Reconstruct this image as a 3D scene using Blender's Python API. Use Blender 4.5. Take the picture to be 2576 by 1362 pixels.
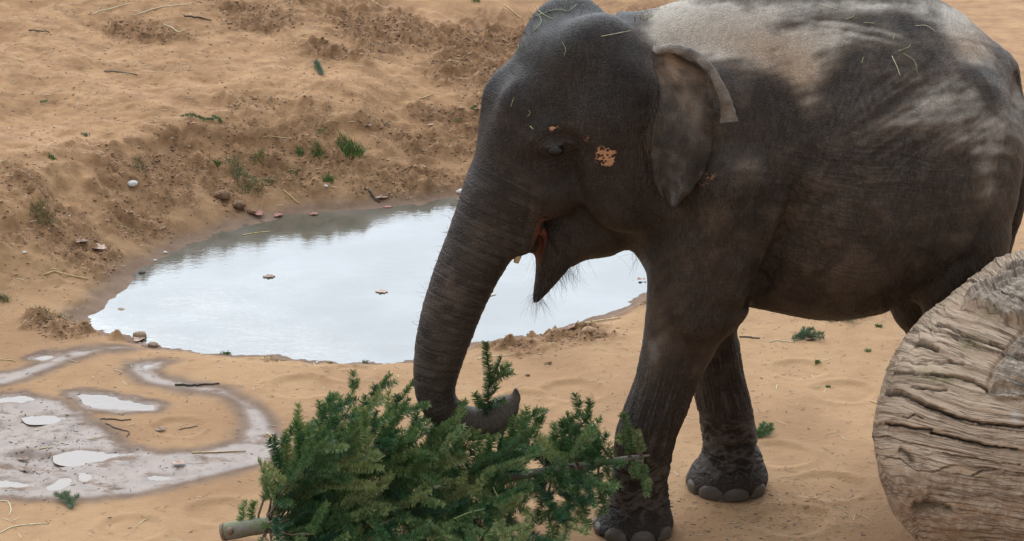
import bpy, bmesh, math, random
import numpy as np
from mathutils import Vector, Matrix

SC = bpy.context.scene
COL = SC.collection
for o in list(bpy.data.objects):
    bpy.data.objects.remove(o)

# ------------------------------------------------------------------ camera
PITCH = math.radians(20.0)
DIST = 12.0
CAM = np.array([0.0, -DIST * math.cos(PITCH), 1.03 + DIST * math.sin(PITCH)])
FPX, CU, CV = 7556.0, 1288.0, 681.0          # focal length and centre for a 2576 px wide frame
cam_d = bpy.data.cameras.new('camera')
cam = bpy.data.objects.new('camera', cam_d)
COL.objects.link(cam)
cam.location = CAM
cam.rotation_euler = (math.pi / 2 - PITCH, 0, 0)
cam_d.sensor_width = 36.0
cam_d.lens = FPX / 2576.0 * 36.0
cam_d.clip_start = 0.1
cam_d.clip_end = 2000
SC.camera = cam

# ------------------------------------------------------------------ sky, sun, exposure
# bright overcast: the sun stands behind thin cloud beyond the bank, so the cloud deck glows broadly on that side
SUN_EL, SUN_AZ = math.radians(36), math.radians(-14)          # azimuth clockwise from +Y
SUN_DIR = np.array([math.sin(SUN_AZ) * math.cos(SUN_EL), math.cos(SUN_AZ) * math.cos(SUN_EL), math.sin(SUN_EL)])
world = bpy.data.worlds.new('World')
SC.world = world
world.use_nodes = True
wn = world.node_tree
wn.nodes.clear()


def wnode(t, **kw):
    n = wn.nodes.new('ShaderNode' + t)
    for k, v in kw.items():
        setattr(n, k, v)
    return n


w_out, w_bg = wnode('OutputWorld'), wnode('Background')
w_sky = wnode('TexSky', sky_type='NISHITA', sun_disc=False, sun_elevation=SUN_EL, sun_rotation=SUN_AZ)
w_sky.dust_density = 3.0
w_mix = wnode('Mix', data_type='RGBA')
w_mix.inputs[0].default_value = 0.88
w_tc = wnode('TexCoord')
w_dot = wnode('VectorMath', operation='DOT_PRODUCT')
w_dot.inputs[1].default_value = tuple(SUN_DIR)
w_nrm = wnode('VectorMath', operation='NORMALIZE')
w_map = wnode('MapRange', interpolation_type='SMOOTHSTEP')
w_map.inputs[1].default_value = 0.15
w_map.inputs[2].default_value = 1.0
w_map.inputs[3].default_value = SKY_LO = 8.6
w_map.inputs[4].default_value = SKY_HI = 40.0
w_cloud = wnode('TexNoise')
w_cloud.inputs['Scale'].default_value = 2.6
w_cloud.inputs['Detail'].default_value = 5
w_cm = wnode('MapRange')
w_cm.inputs[1].default_value = 0.3
w_cm.inputs[2].default_value = 0.7
w_cm.inputs[3].default_value = 0.88
w_cm.inputs[4].default_value = 1.1
w_mul = wnode('Math', operation='MULTIPLY')
w_col = wnode('VectorMath', operation='SCALE')
w_col.inputs[0].default_value = (0.875, 1.0, 1.14)
L = wn.links.new
L(w_tc.outputs['Generated'], w_nrm.inputs[0])
L(w_nrm.outputs[0], w_dot.inputs[0])
L(w_tc.outputs['Generated'], w_cloud.inputs['Vector'])
L(w_dot.outputs['Value'], w_map.inputs[0])
L(w_cloud.outputs['Fac'], w_cm.inputs[0])
L(w_map.outputs[0], w_mul.inputs[0])
L(w_cm.outputs[0], w_mul.inputs[1])
L(w_mul.outputs[0], w_col.inputs['Scale'])
L(w_sky.outputs['Color'], w_mix.inputs[6])
L(w_col.outputs[0], w_mix.inputs[7])
L(w_mix.outputs[2], w_bg.inputs['Color'])
w_bg.inputs['Strength'].default_value = 0.10
L(w_bg.outputs['Background'], w_out.inputs['Surface'])

sun_d = bpy.data.lights.new('sun', 'SUN')
sun = bpy.data.objects.new('sun', sun_d)
COL.objects.link(sun)
sun_d.energy = 0.7
sun_d.angle = math.radians(30)
sun_d.color = (1.0, 0.96, 0.9)
sun.rotation_euler = Vector(SUN_DIR).to_track_quat('Z', 'Y').to_euler()
SC.view_settings.view_transform = 'Standard'
SC.view_settings.look = 'None'
SC.view_settings.gamma = 1
SC.view_settings.use_curve_mapping = False
SC.view_settings.exposure = 0.0

# ------------------------------------------------------------------ helpers
rng = np.random.default_rng(7)
random.seed(7)
_cp, _sp = math.cos(PITCH), math.sin(PITCH)


def ray(u, v):
    a, b = (u - CU) / FPX, -(v - CV) / FPX
    d = np.array([a, _cp + b * _sp, -_sp + b * _cp])
    return d


def W(u, v, y=0.0):
    """point on the vertical plane Y = y seen along a sight line"""
    d = ray(u, v)
    t = (y - CAM[1]) / d[1]
    return CAM + d * t


def GZ(u, v, z=0.0):
    """point on the level plane Z = z seen along a sight line"""
    d = ray(u, v)
    t = (z - CAM[2]) / d[2]
    return CAM + d * t


def project(P):
    P = np.asarray(P, float) - CAM
    x = P[..., 0]
    dep = P[..., 1] * _cp - P[..., 2] * _sp
    up = P[..., 1] * _sp + P[..., 2] * _cp
    return np.stack([CU + FPX * x / dep, CV - FPX * up / dep], -1)


_perm = np.random.default_rng(3).permutation(256).astype(np.int32)
_perm = np.concatenate([_perm, _perm, _perm])
_g = np.random.default_rng(4).normal(size=(256, 3)).astype(np.float32)
_g /= np.linalg.norm(_g, axis=1)[:, None]


def perlin(p):
    p = np.asarray(p, np.float32)
    i = np.floor(p).astype(np.int32)
    f = p - i
    i &= 255
    u = f * f * f * (f * (f * 6 - 15) + 10)
    out = np.zeros(len(p), np.float32)
    for dx in (0, 1):
        wx = u[:, 0] if dx else 1 - u[:, 0]
        hx = _perm[(i[:, 0] + dx) & 255]
        for dy in (0, 1):
            wy = u[:, 1] if dy else 1 - u[:, 1]
            hy = _perm[hx + ((i[:, 1] + dy) & 255)]
            for dz in (0, 1):
                wz = u[:, 2] if dz else 1 - u[:, 2]
                h = _perm[hy + ((i[:, 2] + dz) & 255)]
                g = _g[h]
                d = g[:, 0] * (f[:, 0] - dx) + g[:, 1] * (f[:, 1] - dy) + g[:, 2] * (f[:, 2] - dz)
                out += wx * wy * wz * d
    return out * 1.5


def fbm(p, octv=4, lac=2.1, gain=0.5):
    p = np.asarray(p, np.float32)
    a, s, tot = 1.0, np.zeros(len(p), np.float32), 0
    for k in range(octv):
        s += a * perlin(p + 17.3 * k)
        tot += a
        a *= gain
        p = p * lac
    return s / tot


def sstep(a, b, x):
    t = np.clip((x - a) / (b - a), 0, 1)
    return t * t * (3 - 2 * t)


def catmull(pts, n):
    """resample rows of PTS (any width) along a Catmull-Rom spline"""
    P = np.asarray(pts, float)
    P = np.vstack([2 * P[0] - P[1], P, 2 * P[-1] - P[-2]])
    m = len(P) - 3
    t = np.linspace(0, m - 1e-6, n)
    k = t.astype(int)
    f = (t - k)[:, None]
    p0, p1, p2, p3 = P[k], P[k + 1], P[k + 2], P[k + 3]
    return 0.5 * (2 * p1 + (p2 - p0) * f + (2 * p0 - 5 * p1 + 4 * p2 - p3) * f ** 2 + (3 * p1 - p0 - 3 * p2 + p3) * f ** 3)


def interp_smooth(x, xs, ys):
    """monotone-ish smooth 1-D interpolation through a dense Catmull-Rom"""
    c = catmull(np.stack([xs, ys], 1), 240)
    o = np.argsort(c[:, 0])
    return np.interp(x, c[o, 0], c[o, 1])


def new_mesh(name, verts, faces, smooth=True):
    """VERTS (N,3); FACES an (M,3|4) array or list of lists"""
    me = bpy.data.meshes.new(name)
    verts = np.asarray(verts, np.float32)
    if isinstance(faces, np.ndarray):
        k = faces.shape[1]
        me.vertices.add(len(verts))
        me.vertices.foreach_set('co', verts.ravel())
        me.loops.add(faces.size)
        me.loops.foreach_set('vertex_index', faces.astype(np.int32).ravel())
        me.polygons.add(len(faces))
        me.polygons.foreach_set('loop_start', np.arange(0, faces.size, k, dtype=np.int32))
        me.polygons.foreach_set('loop_total', np.full(len(faces), k, np.int32))
        me.update(calc_edges=True)
    else:
        me.from_pydata([tuple(v) for v in verts], [], [list(f) for f in faces])
        me.update()
    me.polygons.foreach_set('use_smooth', np.full(len(me.polygons), smooth, bool))
    return me


def obj(name, me, mat=None, parent=None, **props):
    o = bpy.data.objects.new(name, me)
    COL.objects.link(o)
    if me is not None and mat is not None:
        for m in (mat if isinstance(mat, (list, tuple)) else [mat]):
            me.materials.append(m)
    if parent is not None:
        o.parent = parent
    for k, v in props.items():
        if v is not None:
            o[k] = v
    return o


def attr(me, name, data):
    data = np.asarray(data, np.float32)
    if data.ndim == 1:
        a = me.attributes.new(name, 'FLOAT', 'POINT')
        a.data.foreach_set('value', data)
    else:
        a = me.attributes.new(name, 'FLOAT_VECTOR', 'POINT')
        a.data.foreach_set('vector', data.ravel())


class MB:
    """collects tubes, blobs and flat leaves into one mesh"""

    def __init__(s):
        s.v, s.f, s.m, s.n = [], [], [], 0

    def add(s, v, f, m=0):
        v = np.asarray(v, float)
        s.v.append(v)
        s.f += [[i + s.n for i in q] for q in f]
        s.m += [m] * len(f)
        s.n += len(v)

    def tube(s, pts, r, k=5, m=0, cap=True):
        pts = np.asarray(pts, float)
        n = len(pts)
        r = np.broadcast_to(np.asarray(r, float), (n,)) if np.ndim(r) <= 1 and np.size(r) in (1, n) else np.interp(np.linspace(0, 1, n), np.linspace(0, 1, len(r)), r)
        tg = np.gradient(pts, axis=0)
        tg /= np.linalg.norm(tg, axis=1)[:, None] + 1e-9
        a = np.array([0, 0, 1.0]) if abs(tg[0][2]) < 0.8 else np.array([1.0, 0, 0])
        V = []
        for i in range(n):
            e = np.cross(tg[i], a); e /= np.linalg.norm(e) + 1e-9
            g = np.cross(e, tg[i])
            a = g
            th = np.arange(k) * 2 * math.pi / k
            V.append(pts[i] + r[i] * (np.cos(th)[:, None] * e + np.sin(th)[:, None] * g))
        F = []
        for i in range(n - 1):
            for j in range(k):
                F.append([i * k + j, i * k + (j + 1) % k, (i + 1) * k + (j + 1) % k, (i + 1) * k + j])
        if cap:
            F.append(list(range(k - 1, -1, -1)))
            F.append(list(range((n - 1) * k, n * k)))
        s.add(np.vstack(V), F, m)

    def build(s, name, mat, parent=None, smooth=True, **props):
        me = new_mesh(name, np.vstack(s.v), s.f, smooth)
        o = obj(name, me, mat, parent, **props)
        if any(s.m):
            me.polygons.foreach_set('material_index', np.array(s.m, np.int32))
        return o


# ---- node shorthand
class NT:
    def __init__(s, name):
        s.mat = bpy.data.materials.new(name)
        s.mat.use_nodes = True
        s.t = s.mat.node_tree
        s.b = s.t.nodes['Principled BSDF']
        s.out = s.t.nodes['Material Output']

    def n(s, typ, **kw):
        nd = s.t.nodes.new('ShaderNode' + typ)
        for k, v in kw.items():
            setattr(nd, k, v)
        return nd

    def set(s, sock, v):
        if isinstance(v, bpy.types.NodeSocket):
            s.t.links.new(v, sock)
        elif v is not None:
            if hasattr(sock, 'default_value'):
                try:
                    sock.default_value = v
                except Exception:
                    sock.default_value = tuple(v) + (1.0,)

    def math(s, op, a, b=0.0, c=None, clamp=False):
        nd = s.n('Math', operation=op, use_clamp=clamp)
        s.set(nd.inputs[0], a); s.set(nd.inputs[1], b)
        if c is not None:
            s.set(nd.inputs[2], c)
        return nd.outputs[0]

    def mul(s, a, b): return s.math('MULTIPLY', a, b)
    def plus(s, a, b): return s.math('ADD', a, b)

    def mix(s, f, a, b, blend='MIX'):
        nd = s.n('Mix', data_type='RGBA', blend_type=blend)
        s.set(nd.inputs[0], f); s.set(nd.inputs[6], a); s.set(nd.inputs[7], b)
        return nd.outputs[2]

    def ramp(s, f, lo, hi, a=0.0, b=1.0):
        nd = s.n('MapRange', interpolation_type='SMOOTHSTEP')
        s.set(nd.inputs[0], f)
        nd.inputs[1].default_value = lo; nd.inputs[2].default_value = hi
        nd.inputs[3].default_value = a; nd.inputs[4].default_value = b
        return nd.outputs[0]

    def attr(s, name, vec=False):
        nd = s.n('Attribute', attribute_name=name)
        return nd.outputs['Vector' if vec else 'Fac']

    def pos(s):
        return s.n('NewGeometry').outputs['Position']

    def objco(s):
        return s.n('TexCoord').outputs['Object']

    def scale(s, v, sc, rot=None, loc=None):
        nd = s.n('Mapping')
        s.set(nd.inputs[0], v)
        nd.inputs['Scale'].default_value = sc if not np.isscalar(sc) else (sc, sc, sc)
        if rot: nd.inputs['Rotation'].default_value = rot
        if loc: nd.inputs['Location'].default_value = loc
        return nd.outputs[0]

    def noise(s, v, sc, det=4, rough=0.55, dist=0.0, out='Fac'):
        nd = s.n('TexNoise')
        s.set(nd.inputs['Vector'], v)
        nd.inputs['Scale'].default_value = sc
        nd.inputs['Detail'].default_value = det
        nd.inputs['Roughness'].default_value = rough
        nd.inputs['Distortion'].default_value = dist
        return nd.outputs[out]

    def vor(s, v, sc, feat='F1', out='Distance', rnd=1.0):
        nd = s.n('TexVoronoi', feature=feat)
        s.set(nd.inputs['Vector'], v)
        nd.inputs['Scale'].default_value = sc
        nd.inputs['Randomness'].default_value = rnd
        return nd.outputs[out]

    def bump(s, h, strength=1.0, dist=0.01, prev=None):
        nd = s.n('Bump')
        s.set(nd.inputs['Height'], h)
        s.set(nd.inputs['Strength'], strength)
        nd.inputs['Distance'].default_value = dist
        if prev is not None:
            s.t.links.new(prev, nd.inputs['Normal'])
        return nd.outputs[0]

    def fin(s, color=None, rough=None, normal=None, spec=None, ior=None, **kw):
        s.set(s.b.inputs['Base Color'], color)
        s.set(s.b.inputs['Roughness'], rough)
        s.set(s.b.inputs['Normal'], normal)
        s.set(s.b.inputs['Specular IOR Level'], spec)
        s.set(s.b.inputs['IOR'], ior)
        for k, v in kw.items():
            s.set(s.b.inputs[k.replace('_', ' ')], v)
        return s.mat
# ================================================================== ground, pond, puddles
def to_world(pix, z=0.0):
    return np.array([GZ(u, v, z)[:2] for u, v in pix])


def poly_sd(P, x, y):
    """signed distance (negative inside) of points to polygon P"""
    x = x.astype(np.float32); y = y.astype(np.float32)
    best = np.full(x.shape, 1e9, np.float32); ins = np.zeros(x.shape, bool)
    n = len(P)
    for i in range(n):
        ax, ay = P[i]; bx, by = P[(i + 1) % n]
        ex, ey = bx - ax, by - ay
        t = np.clip(((x - ax) * ex + (y - ay) * ey) / (ex * ex + ey * ey + 1e-12), 0, 1)
        best = np.minimum(best, (x - ax - t * ex) ** 2 + (y - ay - t * ey) ** 2)
        if ay != by:
            c = ((ay > y) != (by > y)) & (x < (bx - ax) * (y - ay) / (by - ay) + ax)
            ins ^= c
    d = np.sqrt(best)
    return np.where(ins, -d, d)


WATER_Z = -0.05
POND = to_world([(205, 797), (250, 830), (320, 843), (385, 870), (480, 880), (560, 893), (700, 900), (830, 911), (940, 912), (1040, 910), (1120, 893), (1180, 868), (1240, 860), (1330, 843), (1440, 822),
                 (1530, 790), (1600, 760), (1645, 715), (1690, 660), (1700, 600), (1650, 545), (1500, 505), (1300, 492), (1150, 499), (1080, 511), (990, 522), (850, 532), (720, 543), (600, 572), (480, 617), (400, 652), (340, 690), (292, 732), (255, 770)], WATER_Z)
POND = catmull(np.vstack([POND, POND[:1]]), 160)[:-1]
WET = [to_world(p) for p in [
    # track from the pond's left tip to the left edge
    [(380, 868), (300, 862), (200, 872), (120, 890), (40, 925), (-120, 960), (-120, 1000), (0, 975), (90, 948), (180, 915), (270, 890), (340, 882)],
    # s-shaped trail
    [(470, 905), (400, 902), (320, 915), (300, 935), (345, 965), (440, 985), (540, 1003), (590, 1030), (610, 1065), (585, 1100), (500, 1125), (400, 1135), (330, 1120), (280, 1075), (170, 1010), (60, 985), (-120, 985),
     (-120, 1250), (60, 1262), (240, 1262), (420, 1235), (560, 1200), (690, 1165), (725, 1110), (700, 1060), (650, 1010), (590, 980), (500, 958), (420, 945), (400, 928)],
]]
PUDDLES = [to_world(p) for p in [
    [(178, 990), (230, 987), (290, 998), (345, 1008), (398, 1018), (385, 1030), (330, 1034), (265, 1034), (215, 1022)],
    [(145, 1143), (200, 1130), (280, 1132), (345, 1130), (352, 1142), (300, 1152), (255, 1165), (190, 1168), (150, 1160)],
    [(355, 1196), (390, 1188), (440, 1189), (485, 1195), (478, 1203), (420, 1207), (375, 1204)],
    [(104, 1222), (140, 1200), (182, 1196), (185, 1215), (160, 1232), (120, 1237)],
    [(186, 1206), (200, 1188), (232, 1190), (240, 1205), (215, 1216)],
    [(-60, 1205), (20, 1203), (60, 1210), (90, 1218), (40, 1226), (-60, 1232)],
    [(60, 1050), (120, 1038), (190, 1040), (200, 1052), (140, 1062), (80, 1064)],
    [(-20, 1000), (60, 996), (100, 1004), (60, 1016), (-20, 1018)],
    [(84, 900), (120, 888), (150, 888), (140, 897), (105, 906)],
    [(345, 922), (372, 915), (398, 917), (388, 925), (360, 930)],
]]
TIP = GZ(205, 797, WATER_Z); REND = GZ(1660, 640, WATER_Z)

# loose dark soil on the upper slope: rough patches, centre and size in sight-line pixels taken at slope height
LOOSE_PIX = [(980, 60, 260, 60), (1180, 150, 150, 90), (820, 130, 110, 30), (640, 40, 150, 35), (1130, 300, 110, 30), (1010, 470, 220, 60), (1100, 455, 80, 30), (420, 440, 90, 40), (560, 490, 70, 40), (330, 570, 110, 50),
             (170, 640, 130, 60), (90, 470, 80, 30), (700, 440, 120, 50), (820, 420, 100, 40), (1000, 350, 90, 30), (260, 650, 100, 40), (350, 85, 120, 30), (1250, 90, 120, 80), (1580, 20, 140, 30), (150, 820, 120, 25), (300, 850, 60, 14), (1430, 846, 130, 14), (1590, 772, 60, 16), (1290, 872, 90, 9)]


def bank_mask(x, y):
    yl = np.interp(x, [-6, TIP[0] - .6, TIP[0], REND[0], 6], [TIP[1] - .15, TIP[1] - .05, TIP[1] + .05, REND[1] + .1, REND[1] + 2.2])
    return sstep(-0.05, 0.75, y - yl)


def base_height(x, y, d):
    p = np.stack([x, y, np.zeros_like(x)], 1)
    B = bank_mask(x, y)
    fade = 1 - 0.88 * sstep(1.0, 2.6, x + 0.10 * (y - 4))
    lump = fbm(p * 0.9 + 5, 3)
    dd = np.maximum(d + 0.10 * fbm(p * 1.7 + 31, 3), 0)
    bank = B * fade * (0.24 * (1 - .5 * sstep(-1.3, -.3, x)) * sstep(0.0, 0.75, dd) + 0.16 * np.maximum(dd - 0.25, 0) * (1 - 0.4 * sstep(4, 9, dd)) + lump * 0.10 * sstep(0.1, 0.8, dd))
    bank = bank + B * fade * .035 * sstep(.0, .05, dd - .50 + .30 * fbm(p * 2.1 + 77, 4)) * sstep(-.25, .15, fbm(p * 1.1 + 19, 2) + .05)
    flat = (1 - B) * (fbm(p * 1.3, 3) * 0.012)
    shore = np.where(d > 0, WATER_Z + (0.0 - WATER_Z) * sstep(0.0, 0.22, d), WATER_Z - 0.16 * sstep(0.0, 0.5, -d))
    far = sstep(9, 16, y) * 0.0
    return shore + bank + flat * sstep(0.02, .3, np.abs(d)) + far


def axis(lo, hi, step, outer_lo, outer_hi, n=26):
    a = np.arange(lo, hi, step)
    g = np.geomspace(step * 2, 1, n)
    left = lo - (np.geomspace(0.05, lo - outer_lo, n))[::-1]
    right = hi + np.geomspace(0.05, outer_hi - hi, n)
    return np.concatenate([left, a, right])


GXS = axis(-3.0, 3.3, 0.0145, -250, 250)
GYS = axis(-0.75, 6.0, 0.0150, -250, 250)
gxx, gyy = np.meshgrid(GXS, GYS, indexing='ij')
fx, fy = gxx.ravel(), gyy.ravel()
gp = np.stack([fx, fy, np.zeros_like(fx)], 1).astype(np.float32)
wig = 0.035 * fbm(gp * 5.0 + 3, 4)
PD = poly_sd(POND, fx, fy) + wig * sstep(-.3, .3, 1.0)
GH = base_height(fx, fy, PD)


def lerp_grid(A, x, y):
    A = A.reshape(len(GXS), len(GYS))
    i = np.clip(np.searchsorted(GXS, x) - 1, 0, len(GXS) - 2); j = np.clip(np.searchsorted(GYS, y) - 1, 0, len(GYS) - 2)
    a = (x - GXS[i]) / (GXS[i + 1] - GXS[i]); b = (y - GYS[j]) / (GYS[j + 1] - GYS[j])
    return A[i, j] * (1 - a) * (1 - b) + A[i + 1, j] * a * (1 - b) + A[i, j + 1] * (1 - a) * b + A[i + 1, j + 1] * a * b


def hit(u, v, A=None):
    """where a sight line meets the terrain"""
    d = ray(u, v)
    t = np.arange(9.5, 30, 0.004)
    P = CAM + t[:, None] * d
    h = lerp_grid(GH if A is None else A, P[:, 0], P[:, 1])
    k = np.nonzero(P[:, 2] <= h)[0]
    if len(k) == 0:
        return P[-1]
    q = P[k[0]]
    return np.array([q[0], q[1], h[k[0]]])


loose = np.zeros_like(fx)
for u, v, su, sv in LOOSE_PIX:
    c = hit(u, v); ex = abs(hit(u + su, v)[0] - c[0]); ey = max(np.linalg.norm((hit(u, v - sv) - c)[:2]), .12)
    # patches lean with the slope, falling to the right
    dx, dy = fx - c[0], fy - c[1]
    q = np.sqrt(((dx) / ex) ** 2 + ((dy + 0.25 * dx) / ey) ** 2)
    loose = np.maximum(loose, 1 - sstep(0.45, 1.25, q + 0.9 * fbm(gp * 3.1 + 9, 4)))
band = bank_mask(fx, fy) * (1 - sstep(.5, 1.0, PD + .35 * fbm(gp * 2.3 + 50, 3))) * sstep(.05, .16, PD) * (1 - sstep(.9, 1.6, fx))
band *= sstep(-.25, .25, fbm(gp * 2.9 + 70, 3) + .08)
loose = np.clip(np.maximum(loose * sstep(0.03, .12, PD), band * .9), 0, 1)
near = (np.abs(fx) < 3.4) & (fy < 6.2) & (fy > -1)
n1 = fbm(gp * np.array([9, 9, 1], np.float32) + 2, 4); n2 = fbm(gp * np.array([26, 26, 1], np.float32) + 8, 3)
n3 = fbm(gp * np.array([3.5, 3.5, 1], np.float32) + 12, 3)
clod = np.maximum(n1 - 0.02, 0) * 0.13 + np.maximum(n2 - .02, 0) * 0.06
B_all = bank_mask(fx, fy)
rough_far = B_all * sstep(.1, .5, PD)
# wet trails
wet = np.zeros_like(fx)
for P in WET:
    s = poly_sd(P, fx, fy) + 0.055 * fbm(gp * 4 + 21, 4)
    wet = np.maximum(wet, 1 - sstep(-0.10, 0.07, s))
puddle = np.full_like(fx, 9.0)
for P in PUDDLES:
    puddle = np.minimum(puddle, poly_sd(P, fx, fy) + 0.05 * fbm(gp * 13 + 40, 5))
wet = np.maximum(wet, .8 * (1 - sstep(0.0, .09, puddle)))
shore_wet = 1 - sstep(0.02, 0.17, PD + .06 * n1)
# trodden mud in the wet corner on the left
mud_c = hit(80, 1130)
mud = np.exp(-(((fx - mud_c[0]) / .42) ** 2 + ((fy - mud_c[1]) / .36) ** 2))
GH = GH + loose * clod * near
GH = GH + near * (rough_far * (n1 * 0.016 + n3 * .030 + n2 * .010) + (1 - rough_far) * (n2 * 0.0022 + n1 * 0.0028 + n3 * .005) * (1 - 0.6 * wet))
GH = GH + near * mud * wet * (np.minimum(n3 * 0.05, .012) + n1 * .010)
GH = GH - 0.018 * (1 - sstep(-0.08, 0.03, puddle)) * (puddle < .05)
# little washed-out lip along the near shore
GH = GH + near * (1 - B_all) * 0.012 * np.exp(-((PD - .10) / .06) ** 2) * sstep(-.2, .3, n1 + .1)
# shallow old footprints pressed into the packed sand
for u, v, r_ in [(1960, 1145, .15), (2085, 1225, .16), (1440, 985, .14), (760, 975, .15), (2120, 985, .14), (560, 1290, .15), (330, 1330, .14), (1990, 1310, .16), (2010, 930, .13), (1320, 1010, .13), (880, 935, .12), (450, 1075, .12)]:
    c_ = hit(u, v)
    rr_f = np.sqrt((fx - c_[0]) ** 2 + ((fy - c_[1]) * 1.1) ** 2) / r_ + .18 * n1
    GH = GH - .009 * (1 - sstep(.75, 1.02, rr_f)) * (1 + .5 * n2) + .004 * np.exp(-((rr_f - 1.12) / .12) ** 2)
GROUND_H = GH


def gz_at(x, y):
    return float(lerp_grid(GROUND_H, np.array([x]), np.array([y]))[0])


def G(u, v):
    return hit(u, v, GROUND_H)


nX, nY = len(GXS), len(GYS)
ii, jj = np.meshgrid(np.arange(nX - 1), np.arange(nY - 1), indexing='ij')
k = (ii * nY + jj).ravel()
gme = new_mesh('ground', np.stack([fx, fy, GROUND_H], 1), np.stack([k, k + nY, k + nY + 1, k + 1], 1))
attr(gme, 'wet', np.clip(np.maximum(wet, .52 * shore_wet), 0, 1))
attr(gme, 'loose', loose)
attr(gme, 'bank', rough_far)
attr(gme, 'sub', 1 - sstep(-.02, .02, PD))

m = NT('sandy_soil')
p = m.pos()
st = m.scale(p, (1.0, 1.0, 1.0))
big = m.noise(p, 1.6, 5, .6)
mid = m.noise(p, 9, 6, .65)
fine = m.noise(m.scale(p, (.6, 1, 1)), 70, 5, .75)
grit = m.noise(p, 260, 2, .6)
speck = m.vor(p, 55, 'F1', 'Distance')
drycol = m.mix(m.ramp(m.noise(p, .9, 6, .62), .38, .66), (.365, .212, .104, 1), (.272, .148, .070, 1))
drycol = m.mix(m.mul(m.ramp(mid, .42, .72), .55), drycol, (.29, .155, .075, 1))
drycol = m.mix(m.mul(m.ramp(fine, .5, .8), .35), drycol, (.46, .285, .150, 1))
bankcol = m.mix(m.ramp(mid, .3, .7), (.40, .222, .106, 1), (.29, .150, .070, 1))
bankcol = m.mix(m.mul(m.ramp(m.noise(p, 2.3, 4, .6), .5, .75), .7), bankcol, (.45, .262, .128, 1))
str_ = m.noise(m.scale(p, (1.6, 4.5, 4.5), rot=(0, 0, math.radians(20))), 2.4, 7, .68)
bankcol = m.mix(m.mul(m.ramp(str_, .48, .68), .6), bankcol, (.20, .105, .052, 1))
col = m.mix(m.mul(m.attr('bank'), .85), drycol, bankcol)
loosecol = m.mix(m.ramp(m.noise(p, 22, 5, .7), .35, .65), (.11, .053, .024, 1), (.30, .158, .076, 1))
col = m.mix(m.mul(m.attr('loose'), .66), col, loosecol)
dots = m.math('LESS_THAN', speck, m.ramp(m.noise(p, 3, 3), .45, .8, .06, .30))
col = m.mix(m.mul(dots, m.ramp(grit, .45, .6, .1, .75)), col, (.13, .072, .04, 1))
wetf = m.attr('wet')
wetcol = m.mix(m.ramp(mid, .35, .7), (.175, .113, .078, 1), (.115, .070, .046, 1))
col = m.mix(m.mul(m.ramp(wetf, .0, .6), .92), col, wetcol)
gl_ = m.ramp(wetf, .45, 1.0)
wn_ = m.math('MULTIPLY', gl_, m.ramp(m.noise(m.scale(p, (1, 1.8, 1)), 5, 6, .7), .50, .66, 1.0, .25))
rough = m.ramp(wn_, 0.0, 1.0, .93, .40)
hgt = m.plus(m.mul(mid, .5), m.plus(m.mul(fine, .28), m.mul(grit, .10)))
bstr = m.ramp(wetf, 0, 1, .75, .14)
nrm = m.bump(hgt, bstr, 0.02)
soil = m.fin(col, rough, nrm, m.ramp(wn_, 0, 1, .2, .27))
obj('ground', gme, soil, kind='structure')

# --- water
m = NT('pond_water')
p = m.pos()
rip = m.noise(m.scale(p, (1.0, 2.4, 1.0)), 9, 4, .6)
rip2 = m.noise(m.scale(p, (1.0, 1.6, 1.0)), 45, 3, .6)
calm = m.ramp(m.noise(p, 1.3, 3), .35, .65, .35, 1.0)
nrm = m.bump(m.plus(m.mul(rip, .55), m.mul(rip2, .30)), m.mul(calm, .075), 0.02)
murk = m.mix(m.ramp(m.noise(p, 2.2, 4), .35, .7), (.10, .085, .062, 1), (.15, .135, .11, 1))
water = m.fin(murk, .03, nrm, .5, 1.55)
m2 = NT('puddle_water')
nr2 = m2.bump(m2.noise(m2.pos(), 30, 3), .04, .01)
pwater = m2.fin((.13, .092, .068, 1), .15, nr2, .38, 1.33)

Pw = POND + 0.0
c = Pw.mean(0)
ring = [c + (q - c) * 1.0 for q in Pw]
# water sheet: grown outline; the shore rises through it
nrmv = np.roll(Pw, -1, 0) - np.roll(Pw, 1, 0)
nrmv = np.stack([nrmv[:, 1], -nrmv[:, 0]], 1); nrmv /= np.linalg.norm(nrmv, axis=1)[:, None]
if np.mean(np.sum(nrmv * (Pw - c), 1)) < 0: nrmv = -nrmv
Pg = Pw + nrmv * 0.07
V = np.vstack([np.column_stack([Pg, np.full(len(Pg), WATER_Z)]), [[c[0], c[1], WATER_Z]]])
F = [[i, (i + 1) % len(Pg), len(Pg)] for i in range(len(Pg))]
bm = bmesh.new()
vs = [bm.verts.new(q) for q in V[:-1]]
bm.faces.new(vs)
bmesh.ops.triangulate(bm, faces=bm.faces[:])
bm.normal_update()
if sum(f.normal.z for f in bm.faces) < 0:
    bmesh.ops.reverse_faces(bm, faces=bm.faces[:])
wme = bpy.data.meshes.new('pond_water'); bm.to_mesh(wme); bm.free()
obj('pond_water', wme, water, kind='structure')
for P in PUDDLES:
    cc = P.mean(0)
    Q = catmull(np.vstack([P, P[:1]]), 40)[:-1]
    Q = cc + (Q - cc) * 1.12
    z = float(np.median(lerp_grid(GROUND_H, P[:, 0], P[:, 1]))) - .0035
    bm = bmesh.new()
    bm.faces.new([bm.verts.new((a, b, z)) for a, b in Q])
    bm.normal_update()
    if bm.faces[:][0].normal.z < 0:
        bmesh.ops.reverse_faces(bm, faces=bm.faces[:])
    me = bpy.data.meshes.new('puddle_water'); bm.to_mesh(me); bm.free()
    obj('puddle_water', me, pwater, kind='structure')
# ================================================================== elephant
H_VOX = 0.0105


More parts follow.
